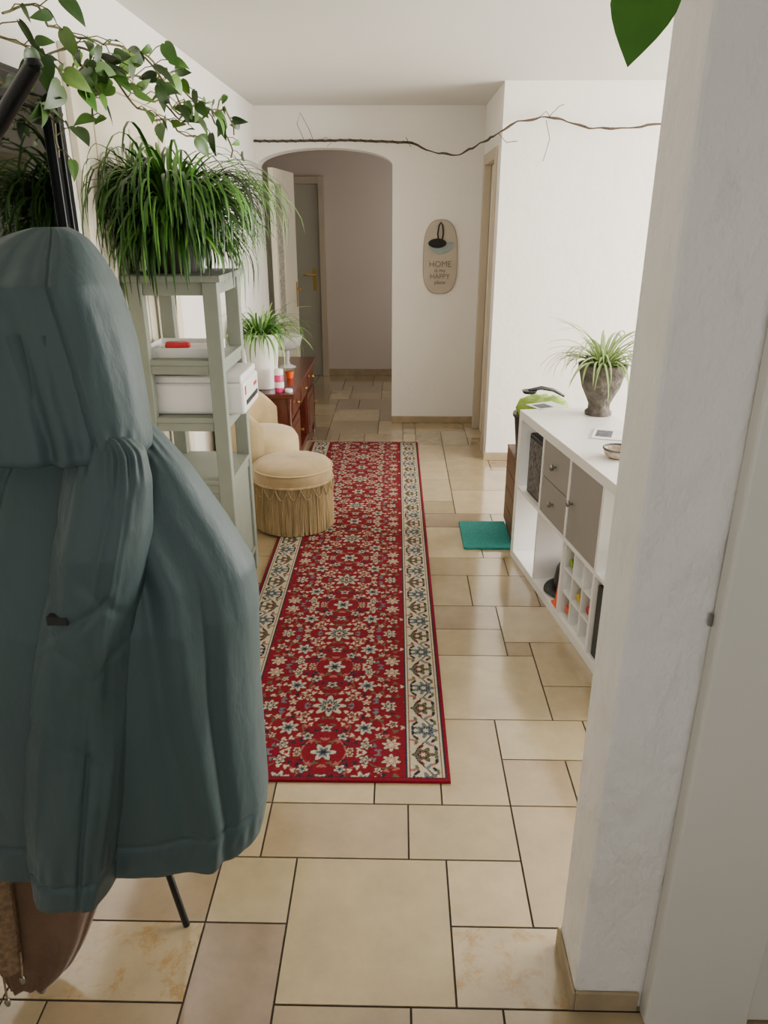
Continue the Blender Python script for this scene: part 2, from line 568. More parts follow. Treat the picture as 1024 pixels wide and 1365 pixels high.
for (ax, ay, rad, w, c, ph) in [(.0, .11, .08, .0022, OLIVE, 0), (.13, .12, .062, .0022, ROSE, 1), (.205, .0, .062, .0022, OLIVE, 2),
                                (.2, .2425, .072, .0022, OLIVE, .5), (.0, .2425, .072, .0022, ROSE, 3)]:
    rho = np.sqrt((xf - ax) ** 2 + (yy - ay) ** 2)
    stamp(fieldm & (np.abs(rho - rad) < w) & (np.sin(np.arctan2(yy - ay, xf - ax) * 3 + ph) > -.2), c)
motifs = [(.0, .0, .06), (.0, PER / 2, .042), (.128, .12, .036), (.208, .0, .031), (.218, .205, .031), (.082, .05, .019), (.058, .165, .02),
          (.135, .208, .021), (.13, .02, .017), (.222, .1, .021), (.0, .125, .021), (.178, .16, .014), (.172, .062, .014), (.085, .232, .014)]
pts = []
tries = 0
while len(pts) < 42 and tries < 8000:
    tries += 1
    px_, py_ = rng.uniform(.004, FW - .006), rng.uniform(.003, PER / 2 - .003)
    if all((px_ - q[0]) ** 2 + (py_ - q[1]) ** 2 > .019 ** 2 for q in pts) and all((px_ - q[0]) ** 2 + (py_ - q[1]) ** 2 > (q[2] + .007) ** 2 for q in motifs):
        pts.append((px_, py_))
for k, (px_, py_) in enumerate(pts):
    c = rng.choice([CREAM, CREAM, ROSE, OLIVE, GREYB, NAVY])
    a = rng.uniform(0, PI)
    leafm(px_, py_, rng.uniform(.009, .0125), rng.uniform(.0035, .005), a, c, xf, yy, fieldm)
    leafm(px_ + .007 * math.cos(a + 1.3), py_ + .007 * math.sin(a + 1.3), .008, .0035, a + 1.2, c, xf, yy, fieldm)
for k, (cx, cy, r) in enumerate(motifs[2:]):
    rosette(cx, cy, r, 5 if r < .025 else 7, (CREAM, (GREYB, NAVY, ROSE, RED)[k % 4], (NAVY, CREAM, CREAM, OLIVE)[k % 4]), NAVY if r > .019 else DRED, xf, yy, fieldm, k)
rosette(0, 0, .06, 8, (CREAM, NAVY, CREAM), NAVY, xf, yy, fieldm)
rho = np.sqrt(xf ** 2 + yy ** 2)
stamp((rho < .03) & (rho > .023), GREYB); stamp(rho < .009, RED)
rosette(0, PER / 2, .042, 6, (CREAM, GREYB, NAVY), NAVY, xf, yy, fieldm)
# border
stamp((xf >= FW) & (xf < .27), NAVY)
stamp((xf >= .27) & (xf < .383), CREAM)
stamp((xf >= .275) & (xf < .2785), DRED)
stamp((xf >= .3735) & (xf < .377), DRED)
stamp((xf >= .383) & (xf < .390), NAVY)
stamp((xf >= .390), RED)
bm_ = (xf >= .2795) & (xf < .373)
BP = .24
yb_ = (YY % BP)
wave = .326 + .03 * np.cos(2 * PI * YY / BP)
stamp(bm_ & (np.abs(xf - wave) < .0032), NAVY)
yk = ((YY + BP / 2) % BP) - BP / 2
yk2 = yb_ - BP / 2
rosette(.333, 0, .037, 7, (GREYB, NAVY, CREAM), NAVY, xf, yk, bm_)
rosette(.32, 0, .034, 6, (OLIVE, DRED, CREAM), NAVY, xf, yk2, bm_)
for (cx, cy, a, c) in [(.298, .036, .8, NAVY), (.356, .052, 2.2, NAVY), (.348, .074, .4, ROSE), (.299, .06, 1.9, OLIVE), (.335, .062, 1.0, GREYB),
                       (.362, .09, 1.4, NAVY), (.289, .05, .3, ROSE), (.364, .04, 1.6, OLIVE), (.289, .012, 1.6, NAVY), (.362, .112, 1.6, OLIVE), (.313, .082, 2.4, DRED)]:
    for sg in (1, -1):
        leafm(cx, cy * sg, .013, .006, a * sg, c, xf, yk, bm_)
stamp((YY < .014) | (YY > RL - .014), RED)
stamp((YY > .014) & (YY < .018), NAVY)
zz = np.full_like(XX, .009)
V = np.stack([XX, YY, zz], -1).reshape(-1, 3)
idx = np.arange(nx * ny).reshape(ny, nx)
faces = np.stack([idx[:-1, :-1], idx[:-1, 1:], idx[1:, 1:], idx[1:, :-1]], -1).reshape(-1, 4)
loop = list(idx[0, :]) + list(idx[1:, -1]) + list(idx[-1, -2::-1]) + list(idx[-2:0:-1, 0])
low = V[loop].copy(); low[:, 2] = 0.0005
base = len(V)
V = np.concatenate([V, low])
nl = len(loop)
sk = np.array([[loop[i], base + i, base + (i + 1) % nl, loop[(i + 1) % nl]] for i in range(nl)])
faces = np.concatenate([faces, sk])
me = bpy.data.meshes.new('runner_rug')
me.vertices.add(len(V)); me.vertices.foreach_set('co', V.astype(np.float32).ravel())
me.loops.add(len(faces) * 4); me.loops.foreach_set('vertex_index', faces.astype(np.int32).ravel())
me.polygons.add(len(faces))
me.polygons.foreach_set('loop_start', np.arange(len(faces), dtype=np.int32) * 4)
me.update(calc_edges=True)
me.validate()
ca = me.color_attributes.new('Col', 'FLOAT_COLOR', 'POINT')
cc = np.ones((len(V), 4), dtype=np.float32)
cc[:nx * ny, :3] = col.reshape(-1, 3)
cc[nx * ny:, :3] = RED
ca.data.foreach_set('color', cc.ravel())
me.materials.append(mat('wool_pile', '#8c1624', .95, attr=True, nscale=160, namt=.22, bump=.5, bscale=300, spec=.2))
rug = bpy.data.objects.new('runner_rug', me)
C.objects.link(rug)
rug.location = (-.232, 1.785, 0)
rug.rotation_euler = (0, 0, R(.3))
tag(rug, 'long red floral hallway runner with cream borders on the tiles', 'rug')

mb = MB().box(.345, .60, 3.5, 3.86, .0005, .014)
tag(build('floor_mat', mb, M['teal'], bevel=.004), 'small teal bath mat on the tiles beside the white cube shelf', 'mat')

# ------------------------------------------------------------ white cube shelf unit
KR = R(8.9)
K = thing('cube_shelf', 'low white cube shelf unit with grey fronts beside the tiled walkway', 'shelf', (.575, 3.44, 0), KR)
KH, KD, KL = .757, .39, 1.33
cw, ch = .3005, .3305
fr = MB()
fr.box(0, KD, -KL, 0, 0, .04); fr.box(0, KD, -KL, 0, KH - .04, KH)
fr.box(0, KD, -.04, 0, .04, KH - .04); fr.box(0, KD, -KL, -KL + .04, .04, KH - .04)
fr.box(.002, KD - .002, -KL + .04, -.04, .04 + ch, .056 + ch)
for i in range(1, 4):
    y = -(.04 + i * cw + (i - 1) * .016)
    fr.box(.001, KD - .001, y - .016, y, .04, .04 + ch); fr.box(.001, KD - .001, y - .016, y, .056 + ch, KH - .04)
build('frame', fr, M['white'], K, local=True, bevel=.0015)


def cell(c, r):
    y1 = -(.04 + c * (cw + .016))
    z0 = .04 + r * (ch + .016)
    return y1 - cw, y1, z0, z0 + ch


def knob(parent, y, z, x=-.0):
    k = MB().tube([(x, y, z), (x - .012, y, z), (x - .014, y, z), (x - .022, y, z), (x - .026, y, z)], [.005, .005, .013, .014, .008], 14)
    build('knob', k, M['steel'], parent, local=True, smooth=40)


y0, y1, z0, z1 = cell(1, 1)
for (a, b_) in ((z0 + .003, z0 + ch / 2 - .002), (z0 + ch / 2 + .002, z1 - .003)):
    q = MB().box(.004, .022, y0 + .003, y1 - .003, a, b_).box(.022, .33, y0 + .012, y1 - .012, a + .005, b_ - .03)
    dr = build('drawer', q, M['taupe'], K, local=True, bevel=.002)
    knob(dr, (y0 + y1) / 2, (a + b_) / 2, .004)
y0, y1, z0, z1 = cell(2, 1)
q = MB().box(.004, .022, y0 + .003, y1 - .003, z0 + .003, z1 - .003)
dr = build('door', q, M['taupe'], K, local=True, bevel=.002)
knob(dr, y1 - .04, (z0 + z1) / 2, .004)
y0, y1, z0, z1 = cell(2, 0)
q = MB()
q.box(.01, .36, y0 + .002, y0 + .01, z0, z1 - .002); q.box(.01, .36, y1 - .01, y1 - .002, z0, z1 - .002)
for i in range(1, 3):
    y = y0 + i * cw / 3
    q.box(.01, .36, y - .004, y + .004, z0, z1 - .002)
for j in range(0, 4):
    z = z0 + j * (ch - .01) / 3
    q.box(.011, .359, y0 + .01, y1 - .01, z, z + .008)
build('bottle_rack', q, M['white'], K, local=True)
KM = ROOT[K.name]


def KP(x, y, z):
    return KM @ Vector((x, y, z))


bl = [(0, 2, 'green', 'green ended bottle lying in the upper left cell of the rack'),
      (1, 1, 'yellow', 'yellow capped bottle lying in the middle cell of the rack'),
      (0, 0, 'orange', 'orange capped bottle lying in the lower far cell of the rack'),
      (2, 1, 'red', 'red capped bottle lying in the near middle cell of the rack')]
for (ci, cj, mm, lb) in bl:
    yy_ = y1 - (ci + .5) * cw / 3
    zz_ = z0 + .008 + cj * (ch - .01) / 3 + .0335
    rt = thing('bottle', lb, 'bottle', tuple(KP(.02, yy_, zz_ - .0335)), KR, 'bottles in the white rack')
    build('glass_body', MB().tube([(.07, 0, .0335), (.1, 0, .0335), (.13, 0, .0335), (.31, 0, .0335)], [.013, .016, .033, .033], 16), M['green'] if mm == 'green' else M['darkpot'], rt, local=True, smooth=40)
    build('cap', MB().tube([(.0, 0, .0335), (.07, 0, .0335)], [.0175, .0175], 14), M[mm], rt, local=True, smooth=40)


def kthing(name, label, cat, x, y, z, rot=0, group=None):
    p = KP(x, y, z)
    return thing(name, label, cat, tuple(p), KR + rot, group)


y0, y1, z0, z1 = cell(0, 1)
o = kthing('speaker', 'black speaker with pale speckled front in the far top cube', 'speaker', .13, (y0 + y1) / 2 - .02, z0)
build('cabinet', MB().box(-.11, .11, -.1, .1, 0, .29), M['blackp'], o, local=True, bevel=.01)
build('grille', MB().box(-.113, -.11, -.08, .08, .02, .27), M['speck'], o, local=True)
y0, y1, z0, z1 = cell(1, 0)
o = kthing('baseball_cap', 'black cap lying in the bottom cube beside the bottle rack', 'cap', .18, y1 - .135, z0)
cp = MB().lathe([(.12, 0), (.124, .04), (.116, .1), (.09, .15), (.04, .172), (.005, .176)], 28)
build('crown', cp, M['blackp'], o, local=True, smooth=60)
bq = MB()
vs, fs = [], []
for i in range(13):
    a = PI * .72 + PI * .56 * i / 12
    for rr_ in (.115, .175 - .03 * abs(i - 6) / 6):
        vs.append((rr_ * math.cos(a), rr_ * math.sin(a), .012 if rr_ > .1151 else .022))
for i in range(12):
    fs.append((2 * i, 2 * i + 1, 2 * i + 3, 2 * i + 2))
bq.add(vs, fs)
build('brim', bq, M['blackp'], o, local=True, smooth=60, solid=.004)
o = kthing('toy_cone', 'small bright orange cone in front of the black cap', 'cone', .045, y0 + .04, z0)
build('cone', MB().lathe([(.036, .012), (.034, .014), (.018, .2), (.006, .21)], 20), M['orange'], o, local=True, smooth=40)
build('base', MB().box(-.038, .038, -.038, .038, 0, .012), M['orange'], o, local=True, bevel=.003)
y0, y1, z0, z1 = cell(3, 1)
o = kthing('storage_tub', 'white tub with green packet in the near top cube', 'tub', .13, y1 - .12, z0)
build('tub', MB().lathe([(.08, 0), (.095, .12), (.1, .12), (.1, .126), (.09, .126), (.077, .01)], 28), M['whitep'], o, local=True, smooth=40)
o = kthing('snack_packet', 'lime green packet standing in the white tub', 'packet', .1, y1 - .12, z0 + .0105)
build('packet', MB().box(-.022, .022, -.05, .05, .0, .21), M['green'], o, local=True, bevel=.012)
build('packet_band', MB().box(-.0235, -.0215, -.045, .045, .12, .16), M['yellow'], o, local=True)
y0, y1, z0, z1 = cell(3, 0)
o = kthing('storage_box', 'black fabric box filling the near bottom cube', 'box', .19, (y0 + y1) / 2, z0)
build('box_body', MB().box(-.175, .175, -.143, .143, 0, .3), M['blackp'], o, local=True, bevel=.006)
build('pull_tab', MB().box(-.18, -.175, -.03, .03, .2, .235), M['steel'], o, local=True, bevel=.001)


# ------------------------------------------------------------ plants
def blade(mb, p, az, el, L, w, droop, col, segs=9, xmin=-9, col2=None, ex=1.25, wobble=.5):
    p = Vector(p)
    vs, fs = [], []
    st = L / segs
    wob = random.uniform(-wobble, wobble)
    for i in range(segs + 1):
        t = i / segs
        e = max(el - droop * t ** ex, -1.62)
        a = az + wob * t
        d = Vector((math.cos(e) * math.cos(a), math.cos(e) * math.sin(a), math.sin(e)))
        if i:
            p = p + d * st
        p.x = max(p.x, xmin + random.uniform(0, .004))
        side = Vector((-math.sin(a), math.cos(a), 0))
        nrm = side.cross(d)
        ww = w * min(1, .55 + 2.2 * t) * (1 - t) ** .55 + .0004
        vs += [p - side * ww, p - nrm * ww * .35, p + side * ww]
    for i in range(segs):
        a = i * 3
        fs += [(a, a + 1, a + 4, a + 3), (a + 1, a + 2, a + 5, a + 4)]
    n = len(mb.v)
    mb.add(vs, fs, 0, col)
    if col2:
        for i in range(segs + 1):
            mb.c[n + i * 3 + 1] = col2


def gcol(base, var=.25):
    c = lin(base)
    k = random.uniform(1 - var, 1 + var)
    return (c[0] * k * random.uniform(.9, 1.15), c[1] * k, c[2] * k, 1)


def heart(mb, base, d, nrm, L, col, fold=.25, curl=.5, wid=1.0):
    base, d, nrm = Vector(base), Vector(d).normalized(), Vector(nrm)
    side = d.cross(nrm)
    if side.length < .05:
        side = d.cross(Vector((.3, .5, .8)))
    side.normalize()
    nrm = side.cross(d).normalized()
    tt = [-.06, .0, .08, .2, .35, .5, .65, .8, .92, 1.0]
    hw_ = [.16, .3, .38, .42, .4, .34, .255, .15, .06, 0]
    vs, fs = [], []
    for i, t in enumerate(tt):
        c = base + d * (L * t * (1 - .12 * curl * t)) - nrm * (L * curl * .35 * t * t)
        mid = base if i == 0 else c
        w = hw_[i] * L * wid
        for s_ in (-1, -.5, 0, .5, 1):
            z = abs(s_) * w * fold
            q = (mid if s_ == 0 else c) + side * (w * s_) + nrm * (z - abs(s_) ** 2 * w * fold * .7)
            vs.append(q)
    for i in range(len(tt) - 1):
        for j in range(4):
            a = i * 5 + j
            fs.append((a, a + 1, a + 6, a + 5))
    mb.add(vs, fs, 0, col)


# sage green rack --------------------------------------------
SX0, SX1, SY0, SY1 = -1.03, -.685, 2.88, 3.30
PW = .058
sh = thing('shelf_rack', 'sage green painted open shelf rack holding the big spider plant', 'shelf', ((SX0 + SX1) / 2, (SY0 + SY1) / 2, 0))
for x in (SX0, SX1 - PW):
    for y in (SY0, SY1 - .045):
        build('post', MB().box(x, x + PW, y, y + .045, 0, 1.375), M['sage'], sh, bevel=.004)
for z, nm in ((1.375, 'top_board'), (1.06, 'shelf_board'), (.83, 'shelf_board'), (.565, 'shelf_board'), (.1, 'shelf_board')):
    e = .016 if nm == 'top_board' else -.002
    q = MB().box(SX0 - e * .5, SX1 + e, SY0 - e, SY1 + e, z, z + .024 if e > 0 else z + .022)
    if nm == 'top_board':
        q.box(SX0 + PW, SX1 - PW, SY0 + .01, SY0 + .028, z - .05, z)
        q.box(SX1 - .03, SX1 - .01, SY0 + .045, SY1 - .045, z - .05, z)
    elif z > .2:
        q.box(SX0 + PW, SX1 - PW, SY0 + .006, SY0 + .022, z - .035, z)
        q.box(SX1 - .022, SX1 - .006, SY0 + .045, SY1 - .045, z - .035, z)
    build(nm, q, M['sage'], sh, bevel=.003)
build('side_panel', MB().box(SX1 - .03, SX1 - .012, SY0 + .045, SY1 - .045, .122, .53), M['sage'], sh, bevel=.002)
build('side_panel', MB().box(SX0 + PW, SX1 - PW, SY0 + .01, SY0 + .025, .122, .53), M['sage'], sh, bevel=.002)

pr = thing('printer', 'white printer on the middle board of the green shelf rack', 'printer', (-.82, 3.09, .8525))
build('body', MB().box(-.99, -.622, 2.935, 3.245, .8525, .98), M['whitep'], pr, bevel=.012)
build('lid', MB().box(-.985, -.63, 2.94, 3.24, .98, 1.01), M['whitep'], pr, bevel=.008)
build('paper_slot', MB().box(-.625, -.619, 2.97, 3.21, .885, .905), M['blackp'], pr, bevel=.002)
build('sticker', MB().box(-.625, -.6205, 2.95, 2.975, .93, .965), M['red'], pr)
build('sticker', MB().box(-.625, -.6205, 3.14, 3.2, .93, .945), M['red'], pr)
tr = thing('letter_tray', 'white shallow tray of papers on the upper board of the green rack', 'tray', (-.87, 3.05, 1.0825))
q = MB().box(-1.02, -.745, 2.935, 3.2, 1.0825, 1.088)
q.box(-1.02, -.745, 2.935, 2.941, 1.088, 1.12); q.box(-1.02, -.745, 3.194, 3.2, 1.088, 1.12)
q.box(-1.02, -1.014, 2.941, 3.194, 1.088, 1.12); q.box(-.751, -.745, 2.941, 3.194, 1.088, 1.12)
build('tray', q, M['whitep'], tr)
T = Matrix.Translation((-.885, 3.06, 1.0885)) @ Matrix.Rotation(.08, 4, 'Z')
tag(build('paper_stack', MB().box(-.1, .1, -.09, .09, 0, .02, T=T), M['paper'], bevel=.002), 'stack of white papers lying in the shallow tray', 'papers')
T = Matrix.Translation((-.9, 3.03, 1.109)) @ Matrix.Rotation(.3, 4, 'Z')
q = MB().box(-.05, .05, -.03, .03, 0, .022, T=T)
tag(build('red_case', q, M['red'], bevel=.008), 'small red case on top of the papers in the tray', 'case')

# big spider plant
pc = (-.875, 3.06, 1.3995)
sp = thing('spider_plant', 'large bushy dark green spider plant on top of the green rack', 'plant', pc)
build('pot', MB().lathe([(.085, 0), (.12, .12), (.128, .12), (.128, .14), (.115, .14), (.11, .115)], 32, pc), M['darkpot'], sp, smooth=40)
build('soil', MB().lathe([(.11, .11), (.109, .122), (.05, .13), (.004, .132)], 24, pc), M['soil'], sp, smooth=60)
fo = MB()
random.seed(11)
for i in range(980):
    a = random.uniform(0, 2 * PI)
    r0 = random.uniform(0, .1)
    gc = gcol(random.choice(['#22400e', '#2d5416', '#3a661d', '#467628', '#1b350c', '#5a8d35']), .25)
    if i % 2:      # tall arching blades
        el = random.uniform(1.05, 1.55)
        L = random.uniform(.46, .76)
        dr_, ex_ = random.uniform(2.4, 3.3), random.uniform(1.4, 1.9)
    else:
        el = random.uniform(.45, 1.45)
        L = random.uniform(.3, .52)
        dr_, ex_ = random.uniform(1.7, 3.0), 1.15
    if math.cos(a) > .3:
        L *= .86
    if math.sin(a) < -.5 and random.random() < .6:
        L *= .8
    blade(fo, (pc[0] + r0 * math.cos(a), pc[1] + r0 * math.sin(a), pc[2] + .12), a + random.uniform(-.5, .5), el, L,
          random.uniform(.0065, .011), dr_, gc, 12, xmin=-1.045, ex=ex_)
build('foliage', fo, M['leaf'], sp, colattr=True, smooth=180)

# pothos trailing along the wall
pv = thing('pothos_vine', 'trailing pothos vine with heart shaped leaves above the mirror and spider plant', 'plant', (-1.0, 2.6, 2.1))
vines = [
    [(-30, 40, 1.95), (20, 50, 2.05), (60, 72, 2.15), (85, 110, 2.25), (112, 95, 2.35), (150, 72, 2.45), (190, 80, 2.6), (225, 115, 2.75), (255, 135, 2.95), (300, 150, 3.3), (312, 180, 3.5)],
    [(0, 10, 2.0), (40, 8, 2.1), (75, 40, 2.2), (130, 55, 2.4), (185, 75, 2.6), (210, 95, 2.75), (205, 130, 2.75), (240, 160, 2.9)],
    [(112, 95, 2.3), (122, 130, 2.32), (128, 165, 2.35)],
    [(60, 72, 2.2), (100, 60, 2.3), (140, 90, 2.4), (170, 120, 2.5), (215, 140, 2.7), (260, 160, 2.9), (300, 130, 3.3)],
    [(-20, 90, 1.9), (10, 110, 1.95), (45, 130, 2.0), (70, 165, 2.05), (78, 210, 2.05)],
    [(85, 110, 2.25), (95, 80, 2.2), (130, 100, 2.35), (110, 120, 2.3), (150, 110, 2.45), (200, 110, 2.6)],
    [(225, 115, 2.75), (240, 150, 2.8), (265, 140, 2.95), (290, 170, 3.2), (308, 210, 3.4)],
    [(150, 110, 2.45), (175, 140, 2.5), (200, 160, 2.6), (235, 175, 2.75), (270, 185, 2.95)],
]
stm = MB(); lv = MB()
random.seed(5)
for vn in vines:
    ps = [P(u, v, Y=Y) for (u, v, Y) in vn]
    for q in ps:
        q.x = max(q.x, -1.03)
    fine = []
    for i in range(len(ps) - 1):
        for k in range(5):
            q = ps[i].lerp(ps[i + 1], k / 5)
            n_ = noise.noise_vector(q * 9) * .035
            n_.x = abs(n_.x)
            fine.append(q + n_)
    fine.append(ps[-1])
    stm.tube(fine, .0032, 6)
    for i in range(1, len(fine), 2):
        for rep in range(1 if random.random() < .8 else 2):
            az = random.uniform(-1.3, 1.3) - .2
            d0 = Vector((math.cos(az), math.sin(az) * .8, random.uniform(-.6, .6)))
            q = fine[i] + d0 * random.uniform(.02, .08)
            stm.tube([fine[i], fine[i].lerp(q, .5) + Vector((0, 0, .008)), q], .0016, 5)
            dd = Vector((random.uniform(-.6, .9), random.uniform(-1, .7), random.uniform(-1.2, .15)))
            nn = Vector((random.uniform(-.3, 1), random.uniform(-1, .4), random.uniform(-.1, 1)))
            heart(lv, q, dd, nn, random.uniform(.038, .09), gcol(random.choice(['#2b4816', '#37591b', '#223d0e', '#436c23', '#648a3c']), .25), fold=random.uniform(.1, .7), curl=random.uniform(.2, 1.4), wid=random.uniform(.5, .8))
for k in range(len(lv.v)):
    if lv.v[k][0] < -1.055:
        lv.v[k] = (-1.055, lv.v[k][1], lv.v[k][2])
build('stem', stm, M['stem'], pv, smooth=60)
build('foliage', lv, M['leaf'], pv, colattr=True, smooth=180)
# hanging leaf near camera
hv = thing('hanging_vine', 'single big pothos leaf hanging from the ceiling beside the white wall end', 'plant', tuple(P(858, 0, Y=.92)))
b0 = P(868, -28, Y=.93)
st_ = MB().tube([(b0.x + .01, b0.y + .02, CEIL), (b0.x + .015, b0.y + .015, 2.1), (b0.x, b0.y, b0.z + .04), b0], .0022, 6)
build('stem', st_, M['stem'], hv, smooth=60)
l2 = MB()
tip = P(838, 84, Y=.9)
heart(l2, b0, tip - b0, (-.25, -1, .15), (tip - b0).length * 1.04, gcol('#3f7220', .02), fold=.2, curl=.15, wid=.92)
build('leaf', l2, M['leaf'], hv, colattr=True, smooth=180)

# ------------------------------------------------------------ mirror
mi = thing('wall_mirror', 'black framed mirror on the left wall behind the coat', 'mirror', (-1.06, 2.1, 1.1))
q = MB()
my0, my1, mz0, mz1 = 1.55, 2.56, .95, 1.98
for (a, dpt, w_) in ((0, .02, .02), (.02, .034, .035), (.055, .024, .03)):
    q.box(-1.07, -1.07 + dpt, my0 + a, my0 + a + w_, mz0 + a, mz1 - a); q.box(-1.07, -1.07 + dpt, my1 - a - w_, my1 - a, mz0 + a, mz1 - a)
    q.box(-1.07, -1.07 + dpt, my0 + a, my1 - a, mz1 - a - w_, mz1 - a); q.box(-1.07, -1.07 + dpt, my0 + a, my1 - a, mz0 + a, mz0 + a + w_)
build('frame', q, M['black'], mi, bevel=.003)
build('mirror_glass', MB().box(-1.069, -1.062, my0 + .08, my1 - .08, mz0 + .08, mz1 - .08), M['mirror'], mi)

# ------------------------------------------------------------ coat stand, coat, brown jacket
px0, py0 = -.80, 1.24
cs = thing('coat_stand', 'black metal coat stand mostly hidden behind the hanging teal coat', 'coat stand', (px0, py0, 0))
build('pole', MB().tube([(px0, py0, .3), (px0, py0, 1.2), (px0, py0, 1.78)], .013, 12).tube([(px0, py0, 1.775), (px0, py0, 1.8), (px0, py0, 1.82)], [.02, .024, .008], 12), M['black'], cs, smooth=40)
fx, fy = -.506 - px0, 1.29 - py0
h1 = P(45, 88, Y=1.1); h0 = P(0, 163, Y=1.12)
for k in range(3):
    c_, s_ = math.cos(k * PI * 2 / 3), math.sin(k * PI * 2 / 3)
    ox, oy = fx * c_ - fy * s_, fx * s_ + fy * c_
    if k:
        ox *= .8; oy *= .8
    build('leg', MB().tube([(px0, py0, .45), (px0 + ox * .5, py0 + oy * .4, .44), (px0 + ox * .8, py0 + oy * .6, .38), (px0 + ox * .86, py0 + oy * .7, .32), (px0 + ox, py0 + oy, .002)], .0085, 10), M['black'], cs, smooth=40)
    pts_ = []
    for q in (Vector((px0, py0, 1.6)), Vector((px0 + .12, py0 - .04, 1.63)), h0, h1):
        d = q - Vector((px0, py0, 0))
        f_ = 1 if k == 0 else .7
        pts_.append((px0 + (d.x * c_ - d.y * s_) * f_, py0 + (d.x * s_ + d.y * c_) * f_, q.z))
    build('hook', MB().tube(pts_, [.012, .012, .0125, .0115], 10).tube([pts_[-1], (pts_[-1][0], pts_[-1][1], pts_[-1][2] + .008)], [.0125, .009], 10), M['black'], cs, smooth=40)


def loft(rows, Yc, depth, nlev, n, amp, seed, ex=.8, kf=2.2, kz=1.3, rid=.15, lip=True, xmin=-1.02, extra=None):
    vv = np.array([r[0] for r in rows], float)
    fine = np.linspace(0, 1, nlev)
    vs_ = vv[0] + (vv[-1] - vv[0]) * fine
    uL = np.interp(vs_, vv, [r[1] for r in rows]); uR = np.interp(vs_, vv, [r[2] for r in rows])
    ker = np.array([1, 2, 3, 2, 1]) / 9.
    if nlev > 20:
        sm = lambda a: np.concatenate([a[:2], np.convolve(a, ker, 'valid'), a[-2:]])
        uL, uR = sm(sm(uL)), sm(sm(uR))
    V_, F_ = [], []
    for i in range(nlev):
        t = fine[i]
        yc = Yc(t) if callable(Yc) else Yc
        dp = depth(t) if callable(depth) else depth
        A = P(uL[i], vs_[i], Y=yc); B = P(uR[i], vs_[i], Y=yc)
        cx, a, z = (A.x + B.x) / 2, (B.x - A.x) / 2, (A.z + B.z) / 2
        am = amp(t) if callable(amp) else amp
        for k in range(n):
            th = 2 * PI * k / n
            c_, q_ = math.cos(th), math.sin(th)
            x = a * math.copysign(abs(c_) ** ex, c_)
            y = dp * math.copysign(abs(q_) ** ex, q_)
            f1 = noise.noise(Vector((c_ * kf + seed, q_ * kf, z * kz)))
            f2 = noise.noise(Vector((c_ * kf * 2.1 - z * 1.2, q_ * kf * 2.1 + seed, z * kz * 1.7 + c_)))
            f3 = 1 - 2 * abs(noise.noise(Vector((c_ * 2.4 + seed + z * 1.5, q_ * 2.4, z * 3.6 - c_ * 3))))
            dsp = am * (f1 * 1.3 + f2 * .5 + (f3 - .6) * rid)
            if extra:
                dsp += extra(t, c_, q_, z)
            wx = 1 - .75 * max(0, c_) ** 3
            x += dsp * c_ * wx; y += dsp * q_
            V_.append((max(cx + x, xmin), yc + y, z))
    for i in range(nlev - 1):
        for k in range(n):
            k2 = (k + 1) % n
            F_.append((i * n + k, i * n + k2, (i + 1) * n + k2, (i + 1) * n + k))
    F_.append(tuple(range(n)))
    if lip:
        b0_ = (nlev - 1) * n
        last = V_[b0_:b0_ + n]
        cx = sum(q[0] for q in last) / n; cy = sum(q[1] for q in last) / n
        for (sc, dz) in ((.985, -.008), (.95, -.01), (.9, 0), (.86, .03), (.8, .16)):
            st0 = len(V_)
            for q in last:
                V_.append((cx + (q[0] - cx) * sc, cy + (q[1] - cy) * sc, q[2] + dz))
            for k in range(n):
                k2 = (k + 1) % n
                F_.append((st0 - n + k, st0 - n + k2, st0 + k2, st0 + k))
        F_.append(tuple(len(V_) - n + k for k in range(n)))
    return MB().add(V_, F_)


def gauss(x, w):
    return math.exp(-(x / w) ** 2)


def body_fold(t, c_, q_, z):
    if q_ > .2:
        return 0
    d = 0
    d -= .012 * gauss(c_ - (.34 + .3 * t), .03 + .03 * t) * min(1, t * 3) * (1 - .5 * t)
    d += .016 * gauss(c_ - (.46 + .27 * t), .09) * min(1, t * 3)
    d -= .010 * gauss(c_ - (.72 + .1 * t), .035) * min(1, max(0, t - .25) * 3)
    d += .008 * gauss(c_ - (.84 + .04 * t), .05) * min(1, max(0, t - .3) * 3)
    d -= .016 * gauss(c_ - (-.35 + .1 * t), .04) * min(1, t * 3)
    for (t0, s_, A_) in ((.16, -.35, .002), (.26, -.5, .0025)):
        d -= A_ * gauss(t - t0 - s_ * (c_ - .5), .016) * max(0, min(1, (c_ - .1) * 4))
    d -= .006 * gauss(t - .93, .006)
    d += .003 * max(0, 1 - abs(t - .97) / .04) * math.sin(math.atan2(q_, c_) * 40)
    d += .0025 * gauss(t - .07, .04) * math.sin(math.atan2(q_, c_) * 30)
    return d


ct = thing('hooded_coat', 'long grey teal hooded parka hanging on the stand in the left foreground', 'coat', (-.45, 1.06, .5))
body_rows = [(545, 40, 160), (562, 15, 195), (582, -20, 216), (620, -60, 250), (690, -100, 298), (750, -120, 334), (800, -130, 341),
             (900, -140, 342), (1000, -145, 350), (1050, -145, 354), (1090, -140, 348)]
build('body', loft(body_rows, 1.07, lambda t: .05 + .085 * min(1, t * 2.2), 200, 300, lambda t: .011 + .016 * t, 4.1, kf=1.2, kz=1.1, rid=.12, extra=body_fold), M['coat'], ct, smooth=180)
hood_rows = [(303, 50, 88), (309, 22, 103), (322, -5, 118), (345, -30, 133), (380, -45, 150), (420, -55, 166), (460, -60, 179), (510, -58, 189), (550, -54, 196), (578, -50, 200), (590, -50, 200)]


